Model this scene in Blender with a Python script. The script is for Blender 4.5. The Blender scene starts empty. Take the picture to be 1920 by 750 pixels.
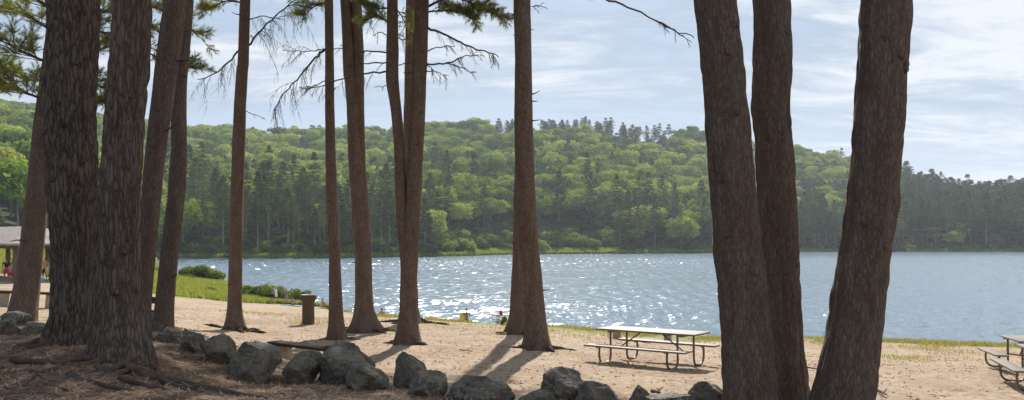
import bpy, bmesh, math, random
import numpy as np
from mathutils import Vector, Matrix, noise, Quaternion
R = math.radians
sc = bpy.context.scene
COL = sc.collection
# ------------------------------------------------------------------ camera, sky, sun, exposure
CZ = 5.2            # camera height above the lake
F = 1507.0          # focal length in pixels of the 1920 px wide photograph
HY = 454.0          # row of the horizon
cam = bpy.data.cameras.new('camera'); camo = bpy.data.objects.new('camera', cam); COL.objects.link(camo)
camo.location = (0, 0, CZ); camo.rotation_euler = (R(90), 0, 0)
cam.sensor_width = 36; cam.lens = 36 * F / 1920; cam.shift_y = (HY - 375) / 1920
cam.clip_start = 0.1; cam.clip_end = 12000
sc.camera = camo
SUN_AZ, SUN_EL = 5.0, 39.5     # azimuth to the right of the view direction (+Y)
sun = bpy.data.lights.new('sun', 'SUN'); suno = bpy.data.objects.new('sun', sun); COL.objects.link(suno)
sun.energy = 5.0; sun.angle = R(0.53); sun.color = (1, .945, .86)
sd = Vector((math.sin(R(SUN_AZ)) * math.cos(R(SUN_EL)), math.cos(R(SUN_AZ)) * math.cos(R(SUN_EL)), math.sin(R(SUN_EL))))
suno.rotation_euler = sd.to_track_quat('Z', 'Y').to_euler()
w = bpy.data.worlds.new('World'); sc.world = w; w.use_nodes = True
nt = w.node_tree; nt.nodes.clear()
def N(nt, t, **kw):
    n = nt.nodes.new(t)
    for k, v in kw.items():
        if k.startswith('_'): setattr(n, k[1:], v)
        else: n.inputs[k.replace('__', ' ')].default_value = v
    return n
def L(nt, a, b): nt.links.new(a, b)
def mathn(nt, op, a, b=None, clamp=False):
    n = nt.nodes.new('ShaderNodeMath'); n.operation = op; n.use_clamp = clamp
    for i, v in enumerate((a, b)):
        if v is None: continue
        if isinstance(v, (int, float)): n.inputs[i].default_value = v
        else: nt.links.new(v, n.inputs[i])
    return n.outputs[0]
def ramp(nt, fac, stops, interp='LINEAR'):
    n = nt.nodes.new('ShaderNodeValToRGB'); cr = n.color_ramp; cr.interpolation = interp
    while len(cr.elements) < len(stops): cr.elements.new(0.5)
    for e, (p, c) in zip(cr.elements, stops):
        e.position = p; e.color = (c, c, c, 1) if isinstance(c, (int, float)) else (*c, 1)
    if fac is not None: nt.links.new(fac, n.inputs[0])
    return n.outputs[0]
def mix(nt, fac, a, b, mode='MIX'):
    n = nt.nodes.new('ShaderNodeMix'); n.data_type = 'RGBA'; n.blend_type = mode
    for i, v in ((0, fac), (6, a), (7, b)):
        if isinstance(v, (int, float)): n.inputs[i].default_value = v if i == 0 else (v, v, v, 1)
        elif isinstance(v, tuple): n.inputs[i].default_value = (*v, 1)
        else: nt.links.new(v, n.inputs[i])
    return n.outputs[2]
sky = N(nt, 'ShaderNodeTexSky', _sky_type='NISHITA', _sun_disc=False)
sky.sun_elevation = R(SUN_EL); sky.sun_rotation = R(SUN_AZ); sky.air_density = 1.0; sky.dust_density = 1.4; sky.ozone_density = 2.0
tc = N(nt, 'ShaderNodeTexCoord')
sep = N(nt, 'ShaderNodeSeparateXYZ'); L(nt, tc.outputs['Generated'], sep.inputs[0])
zz = mathn(nt, 'ADD', mathn(nt, 'MAXIMUM', sep.outputs[2], 0.0), 0.09)
cx = mathn(nt, 'DIVIDE', sep.outputs[0], zz); cy = mathn(nt, 'DIVIDE', sep.outputs[1], zz)
comb = N(nt, 'ShaderNodeCombineXYZ'); L(nt, cx, comb.inputs[0]); L(nt, cy, comb.inputs[1])
mp = N(nt, 'ShaderNodeMapping'); mp.inputs['Scale'].default_value = (0.55, 1.25, 1); mp.inputs['Rotation'].default_value = (0, 0, R(-14)); mp.inputs['Location'].default_value = (3.1, 1.35, 0)
L(nt, comb.outputs[0], mp.inputs[0])
n1 = N(nt, 'ShaderNodeTexNoise', Scale=0.55, Detail=9, Roughness=0.58, Distortion=0.7); L(nt, mp.outputs[0], n1.inputs['Vector'])
n2 = N(nt, 'ShaderNodeTexNoise', Scale=2.6, Detail=10, Roughness=0.68, Distortion=1.0); L(nt, mp.outputs[0], n2.inputs['Vector'])
f = mathn(nt, 'ADD', mathn(nt, 'MULTIPLY', n1.outputs[0], 0.60), mathn(nt, 'MULTIPLY', n2.outputs[0], 0.40))
f = mathn(nt, 'ADD', f, mathn(nt, 'MULTIPLY', sep.outputs[0], 0.10))   # thin cloud is thicker to the right
cm = ramp(nt, f, [(0.41, 0.0), (0.49, 0.55), (0.62, 1.0)], 'EASE')
ccol = mix(nt, ramp(nt, f, [(0.44, 0.0), (0.60, 1.0)], 'EASE'), (2.9, 3.7, 4.9), (7.3, 7.6, 8.0))
hz = ramp(nt, sep.outputs[2], [(0.0, 0.75), (0.16, 0.12), (0.5, 0.0)])
skc = mix(nt, cm, mix(nt, 0.85, sky.outputs[0], (3.1, 4.3, 5.9)), ccol)
skc = mix(nt, hz, skc, (6.0, 6.7, 7.6))
bg = N(nt, 'ShaderNodeBackground', Strength=0.076); L(nt, skc, bg.inputs[0])
wo = N(nt, 'ShaderNodeOutputWorld'); L(nt, bg.outputs[0], wo.inputs[0])
sc.view_settings.view_transform = 'Standard'; sc.view_settings.look = 'None'
sc.view_settings.gamma = 1; sc.view_settings.use_curve_mapping = False
sc.view_settings.exposure = 0.62
sc.render.engine = 'CYCLES'
sc.cycles.max_bounces = 6; sc.cycles.diffuse_bounces = 3; sc.cycles.glossy_bounces = 3; sc.cycles.transmission_bounces = 3
sc.cycles.volume_bounces = 0; sc.cycles.sample_clamp_direct = 0; sc.cycles.sample_clamp_indirect = 4
sc.cycles.use_denoising = True

# ------------------------------------------------------------------ helpers
rng = np.random.default_rng(7); random.seed(7)
def W(px, py, d): return Vector(((px - 960) / F * d, d, CZ - (py - HY) / F * d))
def interp(x, xs, ys): return np.interp(x, xs, ys)
def mesh_np(name, V, Fc, smooth=False):
    me = bpy.data.meshes.new(name); V = np.asarray(V, np.float32); Fc = np.asarray(Fc, np.int32)
    k = Fc.shape[1]
    me.vertices.add(len(V)); me.vertices.foreach_set('co', V.ravel())
    me.loops.add(Fc.size); me.loops.foreach_set('vertex_index', Fc.ravel())
    me.polygons.add(len(Fc)); me.polygons.foreach_set('loop_start', np.arange(0, Fc.size, k, dtype=np.int32))
    me.polygons.foreach_set('loop_total', np.full(len(Fc), k, np.int32))
    me.update(calc_edges=True); me.validate()
    if smooth: me.polygons.foreach_set('use_smooth', np.ones(len(me.polygons), bool))
    return me
def mkobj(name, me, mats=(), parent=None, loc=None):
    o = bpy.data.objects.new(name, me); COL.objects.link(o)
    for m in (mats if isinstance(mats, (list, tuple)) else [mats]):
        if me is not None and m is not None and m.name not in [q.name for q in me.materials if q]: me.materials.append(m)
    if parent: o.parent = parent
    if loc is not None: o.location = loc
    return o
def tag(o, label=None, cat=None, group=None, kind=None):
    if label: o['label'] = label
    if cat: o['category'] = cat
    if group: o['group'] = group
    if kind: o['kind'] = kind
    return o
def empty(name, loc, label, cat, group=None, rz=0):
    o = bpy.data.objects.new(name, None); COL.objects.link(o); o.location = loc; o.rotation_euler = (0, 0, rz); o.empty_display_size = .2
    return tag(o, label, cat, group)
class MB:
    def __init__(s): s.v = []; s.f = []
    def add(s, v, f):
        n = len(s.v); s.v += [tuple(p) for p in v]; s.f += [tuple(i + n for i in q) for q in f]
    def tube(s, pts, rs, n=8, cap=True):
        pts = [Vector(p) for p in pts]; rings = []; m = len(pts)
        t0 = (pts[1] - pts[0]).normalized(); up = Vector((0, 0, 1)) if abs(t0.z) < .9 else Vector((1, 0, 0))
        u = t0.cross(up).normalized()
        for i, p in enumerate(pts):
            t = (pts[min(i + 1, m - 1)] - pts[max(i - 1, 0)]).normalized()
            u = (u - t * u.dot(t)).normalized(); vv = t.cross(u); r = rs[i] if hasattr(rs, '__len__') else rs
            rings.append([p + (u * math.cos(a) + vv * math.sin(a)) * r for a in [2 * math.pi * k / n for k in range(n)]])
        V = [q for rg in rings for q in rg]; Fs = []
        for i in range(m - 1):
            for k in range(n):
                k2 = (k + 1) % n; Fs.append((i * n + k, i * n + k2, (i + 1) * n + k2, (i + 1) * n + k))
        if cap: Fs.append(tuple(range(n))[::-1]); Fs.append(tuple(range((m - 1) * n, m * n)))
        s.add(V, Fs)
    def box(s, c, d, M=None, bev=0.0):
        bm = bmesh.new(); bmesh.ops.create_cube(bm, size=1)
        for v in bm.verts: v.co = Vector((v.co.x * d[0], v.co.y * d[1], v.co.z * d[2]))
        if bev: bmesh.ops.bevel(bm, geom=bm.edges[:], offset=bev, segments=2, affect='EDGES', profile=.6)
        bm.verts.index_update()
        V = [v.co + Vector(c) for v in bm.verts]
        if M: V = [M @ v for v in V]
        s.add(V, [[v.index for v in f.verts] for f in bm.faces]); bm.free()
    def mesh(s, name, smooth=True):
        me = bpy.data.meshes.new(name); me.from_pydata([tuple(v) for v in s.v], [], s.f); me.update()
        if smooth:
            me.polygons.foreach_set('use_smooth', np.ones(len(me.polygons), bool))
            try: me.set_sharp_from_angle(angle=R(40))
            except Exception: pass
        return me
    def build(s, name, mat, parent=None, smooth=True): return mkobj(name, s.mesh(name, smooth), mat, parent)

# ------------------------------------------------------------------ materials
def newmat(name):
    m = bpy.data.materials.new(name); m.use_nodes = True; t = m.node_tree; t.nodes.clear()
    o = t.nodes.new('ShaderNodeOutputMaterial'); b = t.nodes.new('ShaderNodeBsdfPrincipled'); t.links.new(b.outputs[0], o.inputs[0])
    return m, t, b, o
def simple(name, col, rough=.7, var=.25, scale=6, metallic=0, bump=.0, bscale=40):
    m, t, b, o = newmat(name)
    tcn = N(t, 'ShaderNodeTexCoord'); n = N(t, 'ShaderNodeTexNoise', Scale=scale, Detail=6, Roughness=.6); L(t, tcn.outputs['Object'], n.inputs['Vector'])
    lo = tuple(c * (1 - var) for c in col); hi = tuple(min(1, c * (1 + var)) for c in col)
    L(t, ramp(t, n.outputs[0], [(.3, lo), (.7, hi)]), b.inputs['Base Color'])
    b.inputs['Roughness'].default_value = rough; b.inputs['Specular IOR Level'].default_value = .5 if rough < .9 else .05; b.inputs['Metallic'].default_value = metallic
    if bump:
        n2 = N(t, 'ShaderNodeTexNoise', Scale=bscale, Detail=5); L(t, tcn.outputs['Object'], n2.inputs['Vector'])
        bp = N(t, 'ShaderNodeBump', Strength=bump, Distance=.02); L(t, n2.outputs[0], bp.inputs['Height']); L(t, bp.outputs[0], b.inputs['Normal'])
    return m
def bark(name, c_lo, c_hi, sc_=(10, 10, 2.3), dist=.03, crack=.75):
    m, t, b, o = newmat(name)
    tcn = N(t, 'ShaderNodeTexCoord'); mpn = N(t, 'ShaderNodeMapping'); mpn.inputs['Scale'].default_value = sc_
    L(t, tcn.outputs['Object'], mpn.inputs[0])
    nz = N(t, 'ShaderNodeTexNoise', Scale=1.3, Detail=5, Roughness=.6); L(t, mpn.outputs[0], nz.inputs['Vector'])
    va = N(t, 'ShaderNodeVectorMath', _operation='MULTIPLY_ADD'); L(t, nz.outputs['Color'], va.inputs[0]); va.inputs[1].default_value = (1.35, 1.35, 2.0); L(t, mpn.outputs[0], va.inputs[2])
    vo = N(t, 'ShaderNodeTexVoronoi', _feature='DISTANCE_TO_EDGE', Scale=1.0, Randomness=1.0); L(t, va.outputs[0], vo.inputs['Vector'])
    fine = N(t, 'ShaderNodeTexNoise', Scale=6, Detail=8, Roughness=.7); L(t, mpn.outputs[0], fine.inputs['Vector'])
    big = N(t, 'ShaderNodeTexNoise', Scale=.25, Detail=3); L(t, mpn.outputs[0], big.inputs['Vector'])
    e = ramp(t, vo.outputs[0], [(0, 0.0), (.16, .6), (.45, 1.0)])
    h = mathn(t, 'ADD', e, mathn(t, 'MULTIPLY', fine.outputs[0], .75))
    cc = mix(t, ramp(t, fine.outputs[0], [(.3, 0.0), (.7, 1.0)]), c_lo, c_hi)
    grey = (c_hi[0] * 1.0, c_hi[0] * .82, c_hi[0] * .68)
    cc = mix(t, mathn(t, 'MULTIPLY', ramp(t, big.outputs[0], [(.4, 0.0), (.65, 1.0)]), .45), cc, grey)
    cc = mix(t, ramp(t, e, [(0, crack), (.7, 0.0)]), cc, tuple(c * .35 for c in c_lo))
    L(t, cc, b.inputs['Base Color']); b.inputs['Roughness'].default_value = .92; b.inputs['Specular IOR Level'].default_value = .2
    bp = N(t, 'ShaderNodeBump', Strength=.9, Distance=dist); L(t, h, bp.inputs['Height']); L(t, bp.outputs[0], b.inputs['Normal'])
    return m
def leafmat(name, cols, trans=.4, scale=.25, gloss=.0):
    m, t, b, o = newmat(name); t.nodes.remove(b)
    oi = N(t, 'ShaderNodeObjectInfo'); g = N(t, 'ShaderNodeNewGeometry')
    n = N(t, 'ShaderNodeTexNoise', Scale=scale, Detail=3); L(t, g.outputs['Position'], n.inputs['Vector'])
    v = mathn(t, 'ADD', mathn(t, 'MULTIPLY', oi.outputs['Random'], .6), mathn(t, 'MULTIPLY', n.outputs[0], .4))
    v = mathn(t, 'ADD', v, mathn(t, 'MULTIPLY', mathn(t, 'SUBTRACT', g.outputs['Random Per Island'], .5), .3))
    k = len(cols); c = ramp(t, v, [(.15 + .7 * i / (k - 1), cols[i]) for i in range(k)])
    d = N(t, 'ShaderNodeBsdfDiffuse'); L(t, c, d.inputs[0])
    tr = N(t, 'ShaderNodeBsdfTranslucent'); L(t, mix(t, 1.0, c, (1.25, 1.2, .55), 'MULTIPLY'), tr.inputs[0])
    ms = N(t, 'ShaderNodeMixShader', Fac=trans); L(t, d.outputs[0], ms.inputs[1]); L(t, tr.outputs[0], ms.inputs[2])
    out = ms.outputs[0]
    if gloss:
        gl = N(t, 'ShaderNodeBsdfGlossy', Roughness=.45); gl.inputs[0].default_value = (1, 1, 1, 1)
        m2 = N(t, 'ShaderNodeMixShader', Fac=gloss); L(t, out, m2.inputs[1]); L(t, gl.outputs[0], m2.inputs[2]); out = m2.outputs[0]
    L(t, out, o.inputs[0]); return m
M_bark_near = bark('pine_bark_thick', (.115, .080, .060), (.27, .190, .142), (27, 27, 7.5), .03, .42)
M_bark_thick = bark('pine_bark_plated', (.10, .075, .06), (.28, .215, .175), (20, 20, 3.6), .06, .7)
M_bark_ridge = bark('pine_bark_ridged', (.105, .077, .060), (.27, .20, .158), (21, 21, 3.4), .05, .65)
M_bark_mid = bark('pine_bark_reddish', (.125, .080, .056), (.26, .172, .122), (22, 22, 6.5), .025, .55)
M_root = simple('worn_root_bark', (.085, .063, .05), .92, .35, 9, 0, .6, 30)
M_twig = simple('dead_twig', (.10, .08, .07), .9)
M_trunkfar = simple('far_trunk', (.24, .20, .17), .9, .3, .5)
M_needle = leafmat('pine_needles', [(.13, .165, .06), (.21, .245, .085), (.30, .32, .13)], .55, .8, .03)
M_crown = leafmat('pine_crown_needles', [(.04, .06, .02), (.09, .11, .03)], .4, .8)
M_broad = leafmat('broadleaf_leaves', [(.06, .12, .032), (.15, .235, .038), (.26, .34, .06), (.42, .47, .14)], .38, .08)
M_pinefar = leafmat('far_pine_needles', [(.045, .076, .036), (.078, .115, .048), (.14, .175, .066)], .3, .08)
M_shrub = leafmat('shrub_leaves', [(.07, .12, .02), (.13, .19, .035), (.21, .26, .06)], .45, .6, .02)
M_grass = leafmat('grass_blades', [(.10, .15, .022), (.17, .21, .035), (.26, .26, .07)], .45, .5)
M_bank = leafmat('bank_grass_blades', [(.09, .13, .03), (.17, .19, .05), (.30, .26, .11), (.36, .30, .16)], .4, 1.2)
M_mead = leafmat('meadow_blades', [(.15, .19, .06), (.25, .28, .09), (.38, .37, .17)], .45, .35)
M_reed = leafmat('reed_blades', [(.14, .22, .04), (.22, .29, .06), (.28, .32, .10)], .45, .05)
M_floor = simple('forest_floor', (.05, .06, .03), .95, .4, .05)

# ------------------------------------------------------------------ terrain functions
CP = [  # px, py, depth of points where the ground meets things in the photograph
 (0,750,8),(-300,760,8),(250,750,8),(500,750,8.6),(750,752,9.1),(1000,762,9.5),(1250,770,9.6),(1400,790,9.3),(1500,792,9.5),(1600,790,9.2),(1850,800,10),(2200,810,11),
 (0,652,10.8),(136,641,11),(225,674,10),(255,637,13),(306,612,14),(40,604,17),(-200,640,12),(-200,600,18),(120,610,15.5),
 (290,630,13.3),(360,668,12),(405,680,11.6),(470,718,10.8),(565,722,10.8),(650,728,10.7),(770,735,10.6),(900,756,10.3),(1055,752,10.4),(1250,762,10.2),
 (540,677,16),(470,660,17),(440,620,25),(630,637,22),(690,622,26),(700,700,13.5),(765,645,21),(1008,654,20),(975,627,26),(770,605,30),(578,607,28),(860,690,15),
 (850,640,22),(1150,680,17.8),(1255,690,16.9),(1200,641,33),(1060,720,13.3),(1300,735,13),(1450,700,16),
 (1900,738,14.9),(1862,697,17.8),(1900,690,19),(1700,750,14),(1550,735,14.5),(2150,730,16),(2200,670,25),(1700,680,22),(1500,660,27),
 (1300,632,38),(1600,636,36),(1900,648,34),(2200,655,33),(1100,616,40),(900,606,40),(770,597,41),(700,591,43),(640,583,50),(590,577,56),(511,570,60),(440,556,66),(400,551,66),
 (85,528,51),(0,530,50),(-200,530,50),(0,578,20),(-200,585,20),(50,545,35),(283,569,30),(300,540,58),(380,565,45),(330,525,80),(440,535,88),(290,508,125),(60,478,90),(60,464,130),(-300,478,90),(-300,462,130),(200,500,90),(150,480,120),
 (370,580,36),(200,575,30)]
P = np.array([(*W(*c)[:2], W(*c)[2]) for c in CP] + [(x, y, CZ - 1.62) for x in (-25, -8, 8, 25) for y in (-30, -6, 2)])
def tps(r2): return np.where(r2 > 1e-9, r2 * np.log(r2 + 1e-12), 0)
def fit(P):
    s = 12.0; X = np.stack([P[:, 0] / s, P[:, 1] / s], 1)
    # work in a compressed radius so that near and far points weigh alike
    def wp(xy):
        r = np.hypot(xy[:, 0], xy[:, 1]); q = np.log1p(r * 1.0) / np.maximum(r, 1e-6); return xy * q[:, None]
    A = wp(X); n = len(A); d2 = ((A[:, None] - A[None]) ** 2).sum(-1)
    K = tps(d2) + np.eye(n) * 2e-4; Q = np.hstack([np.ones((n, 1)), A])
    M = np.block([[K, Q], [Q.T, np.zeros((3, 3))]]); c = np.linalg.solve(M, np.concatenate([P[:, 2], np.zeros(3)]))
    def f(x, y):
        x = np.atleast_1d(np.asarray(x, float)); y = np.atleast_1d(np.asarray(y, float)); out = np.empty(len(x))
        for i in range(0, len(x), 20000):
            B = wp(np.stack([x[i:i+20000] / s, y[i:i+20000] / s], 1)); D = ((B[:, None] - A[None]) ** 2).sum(-1)
            out[i:i+20000] = tps(D) @ c[:n] + c[n] + B @ c[n+1:]
        return out
    return f
_g = fit(P)
# land edge (depth) by image column
EX = [-2500, 200, 268, 300, 340, 440, 500, 590, 640, 700, 770, 900, 1100, 1300, 1600, 1900, 2200, 4000]
ED = [420, 420, 300, 128, 112, 92, 72, 59, 51, 44, 42, 40.5, 40.5, 38.5, 36.5, 34.5, 33.5, 33]
def px_of(x, y):
    th = np.clip(np.arctan2(x, y), R(-58), R(58)); return 960 + F * np.tan(th)
def gz(x, y):
    x = np.atleast_1d(np.asarray(x, float)); y = np.atleast_1d(np.asarray(y, float))
    z = _g(np.clip(x, -70, 60), np.clip(y, -30, 135)); px = px_of(x, y)
    dep = np.where(np.abs(np.arctan2(x, y)) < R(58), y, np.hypot(x, y) * math.cos(R(58)))
    e = np.interp(px, EX, ED); over = np.maximum(dep - e, 0)
    z = np.clip(z, .25, 5.2)
    z = z - over * .32
    far = np.maximum(dep - 150, 0); z = z - far * .05 * (px < 320)
    return np.maximum(z, -2.5)
def gz1(x, y): return float(gz(x, y)[0])
def G(px, d): x = (px - 960) / F * d; return Vector((x, d, gz1(x, d)))
# masks for the surface: 0 = pine litter, 1 = sand, 2 = grass
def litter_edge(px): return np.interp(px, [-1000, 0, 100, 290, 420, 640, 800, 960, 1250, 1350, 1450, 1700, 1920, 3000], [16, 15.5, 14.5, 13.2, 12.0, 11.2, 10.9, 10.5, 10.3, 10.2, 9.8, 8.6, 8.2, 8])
def grass_edge(px): return np.interp(px, [-2500, -100, 95, 270, 300, 440, 520, 600, 640, 700, 900, 1100, 1300, 1600, 1900, 2500], [60, 60, 58, 47, 46, 50, 61, 58, 46, 39, 36, 36, 35, 33.3, 31, 30])

# ------------------------------------------------------------------ ground sheet
def polar(rs, ths, zf):
    TH, RR = np.meshgrid(ths, rs); X = RR * np.sin(TH); Y = RR * np.cos(TH)
    Z = zf(X.ravel(), Y.ravel())
    nr, nt_ = len(rs), len(ths)
    i = (np.arange(nr - 1)[:, None] * nt_ + np.arange(nt_ - 1)[None]).ravel()
    Fc = np.stack([i, i + nt_, i + nt_ + 1, i + 1], 1)
    return np.stack([X.ravel(), Y.ravel(), Z], 1), Fc
ths = np.concatenate([np.linspace(-180, -44, 40)[:-1], np.linspace(-44, 44, 520), np.linspace(44, 180, 40)[1:]]) * math.pi / 180
rs = np.concatenate([[.05, 1, 2, 3, 4, 5, 6], 6.5 * 1.0105 ** np.arange(0, 405)])
V, Fc = polar(rs, ths, gz)
px = px_of(V[:, 0], V[:, 1]); dep = V[:, 1].copy(); r = np.hypot(V[:, 0], V[:, 1])
near = (r < 45) & (np.abs(np.arctan2(V[:, 0], V[:, 1])) < R(46))
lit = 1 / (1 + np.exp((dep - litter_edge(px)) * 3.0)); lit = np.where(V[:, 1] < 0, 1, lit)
nz = np.zeros(len(V))
for i in np.nonzero(near)[0]:
    p = Vector((V[i, 0], V[i, 1], 0)); nz[i] = noise.noise(p * 1.1) * .045 + noise.noise(p * 3.7) * .028 + abs(noise.noise(p * 8.0)) * (.03 if r[i] < 22 else .015)
V[:, 2] += nz * np.where(lit > .5, 1.0, .8)
me = mesh_np('ground', V, Fc, True)
jit = np.array([noise.noise(Vector((a * .35, b * .35, 3))) for a, b in V[:, :2]])
gr = 1 / (1 + np.exp(-(dep - grass_edge(px) + jit * 3.5 * np.clip(dep / 40, .3, 2)) * 1.2)); gr = np.where(V[:, 1] < 0, 0, gr)
for nm, a in (('litter', lit), ('grassy', gr)):
    at = me.attributes.new(nm, 'FLOAT', 'POINT'); at.data.foreach_set('value', a.astype(np.float32))
m, t, b, o_ = newmat('ground_surface')
g = N(t, 'ShaderNodeNewGeometry')
def nse(scale, detail=6, rough=.6, dist=0, vec=None):
    n = N(t, 'ShaderNodeTexNoise', Scale=scale, Detail=detail, Roughness=rough, Distortion=dist); L(t, vec or g.outputs['Position'], n.inputs['Vector']); return n.outputs[0]
al = N(t, 'ShaderNodeAttribute', _attribute_name='litter'); ag = N(t, 'ShaderNodeAttribute', _attribute_name='grassy')
s1, s2, s3, s4 = nse(.45, 5), nse(2.6, 8, .7), nse(11, 9, .72), nse(55, 6, .75)
sand = mix(t, ramp(t, s2, [(.35, 0.0), (.68, 1.0)]), (.33, .24, .165), (.48, .38, .28))
sand = mix(t, mathn(t, 'MULTIPLY', ramp(t, s3, [(.50, 0.0), (.64, 1.0)]), .75), sand, (.17, .105, .065))
sand = mix(t, mathn(t, 'MULTIPLY', ramp(t, s1, [(.45, 0.0), (.62, 1.0)]), .6), sand, (.27, .185, .12))
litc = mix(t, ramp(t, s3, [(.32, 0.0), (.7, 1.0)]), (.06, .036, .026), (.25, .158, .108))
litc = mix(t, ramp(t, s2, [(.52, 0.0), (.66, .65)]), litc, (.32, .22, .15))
grs = mix(t, ramp(t, s2, [(.3, 0.0), (.7, 1.0)]), (.12, .15, .05), (.28, .27, .12))
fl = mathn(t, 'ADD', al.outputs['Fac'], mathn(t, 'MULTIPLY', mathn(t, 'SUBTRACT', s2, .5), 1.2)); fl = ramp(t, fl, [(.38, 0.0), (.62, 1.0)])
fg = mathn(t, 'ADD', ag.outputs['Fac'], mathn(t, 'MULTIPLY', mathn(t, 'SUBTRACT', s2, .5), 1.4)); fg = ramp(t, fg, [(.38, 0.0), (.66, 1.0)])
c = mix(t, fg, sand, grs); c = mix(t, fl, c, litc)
L(t, c, b.inputs['Base Color']); b.inputs['Roughness'].default_value = .95; b.inputs['Specular IOR Level'].default_value = .15
vf = N(t, 'ShaderNodeTexVoronoi', Scale=2.6, _feature='SMOOTH_F1'); L(t, g.outputs['Position'], vf.inputs['Vector']); foot = mathn(t, 'MULTIPLY', ramp(t, vf.outputs[0], [(.05, 0.0), (.28, 1.0)]), .9)
bp = N(t, 'ShaderNodeBump', Strength=.9, Distance=.06)
L(t, mathn(t, 'ADD', mathn(t, 'ADD', mathn(t, 'ADD', mathn(t, 'MULTIPLY', s2, .8), foot), mathn(t, 'MULTIPLY', s3, .6)), mathn(t, 'MULTIPLY', s4, .25)), bp.inputs['Height']); L(t, bp.outputs[0], b.inputs['Normal'])
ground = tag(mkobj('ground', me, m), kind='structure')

# ------------------------------------------------------------------ lake
m, t, b, o_ = newmat('lake_water')
g = N(t, 'ShaderNodeNewGeometry')
wb = N(t, 'ShaderNodeTexNoise', Scale=8.0, Detail=3, Roughness=.6); L(t, g.outputs['Position'], wb.inputs['Vector'])
bp = N(t, 'ShaderNodeBump', Strength=.4, Distance=.05); L(t, wb.outputs[0], bp.inputs['Height']); L(t, bp.outputs[0], b.inputs['Normal'])
b.inputs['Base Color'].default_value = (.13, .185, .235, 1); b.inputs['Roughness'].default_value = .165; b.inputs['IOR'].default_value = 1.333
WV = [((rng.uniform(.2, .5), rng.uniform(.5, 1.2), rng.uniform(1.2, 2.8))[q_ % 3], rng.normal(R(146), .55), rng.uniform(0, 6.28)) for q_ in range(90)]
def wavez(x, y):
    z = np.zeros_like(x); gust = .82 + .30 * np.sin(x * .021 + 1.3 * np.sin(y * .013)) * np.cos(y * .026 + x * .009)
    gust = gust * (.92 + .55 * np.clip((y - 80) / 160, 0, 1))
    for lam, a_, ph in WV:
        k = 2 * math.pi / lam; z += WSL * 1.414 / math.sqrt(len(WV)) / k * np.sin(k * (x * math.cos(a_) + y * math.sin(a_)) + ph + .6 * np.sin(x * .11 + y * .07 + ph))
    return z * gust
WSL = .27
rl = [31.0]
while rl[-1] < 520: rl.append(rl[-1] + max(.125, rl[-1] * .0019))
V, Fc = polar(np.array(rl), np.linspace(R(-24), R(38), 1180), wavez)
me = mesh_np('lake', V, Fc, False)
lake = tag(mkobj('lake_water', me, m), kind='structure')
print('lake verts', len(V))

# ------------------------------------------------------------------ far hills
SX = [-1500, -300, 0, 200, 268, 300, 640, 860, 960, 1280, 1500, 1920, 2400, 4000]
SD = [150, 150, 160, 190, 235, 250, 261, 290, 330, 373, 435, 445, 420, 400]
KX = [-1500, -300, 0, 90, 200, 330, 420, 500, 700, 880, 960, 1100, 1200, 1300, 1400, 1490, 1590, 1700, 1800, 1920, 2300, 4000]
KY = [230, 200, 205, 212, 232, 246, 243, 250, 250, 240, 232, 230, 246, 253, 270, 286, 302, 342, 370, 371, 378, 380]
KR = [520, 540, 560, 570, 590, 600, 620, 640, 650, 650, 650, 660, 660, 680, 700, 720, 730, 700, 660, 640, 640, 640]
def far_par(px):
    D = np.interp(px, SX, SD); Dr = np.interp(px, KX, KR); Zr = CZ + (HY - np.interp(px, KX, KY)) / F * Dr - 8
    return D, Dr, Zr
def hillz(x, y):
    px = px_of(x, y); dep = np.where(np.abs(np.arctan2(x, y)) < R(58), y, np.hypot(x, y) * math.cos(R(58)))
    D, Dr, Zr = far_par(px); base = np.interp(px, [200, 300], [4.3, .35]); t_ = (dep - D) / (Dr - D)
    up = base + (Zr - base) * np.clip(t_, 0, 1) ** 1.12
    up = up + np.where(t_ > 1, -(dep - Dr) * .06, 0)
    lo = base + (dep - D) * .12
    und = np.sin(x * .017 + 1) * np.cos(y * .013) * 5 * np.clip(t_, 0, 1) * (1 - np.clip(t_, 0, 1)) * 3
    return np.maximum(np.where(t_ < 0, lo, up + und), -3)
V, Fc = polar(np.concatenate([130 + 6.0 * np.arange(0, 110), 800 + 60 * np.arange(0, 40)]), np.radians(np.linspace(-62, 62, 200)), hillz)
hills = tag(mkobj('hills', mesh_np('hills', V, Fc, True), M_floor), kind='structure')

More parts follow.
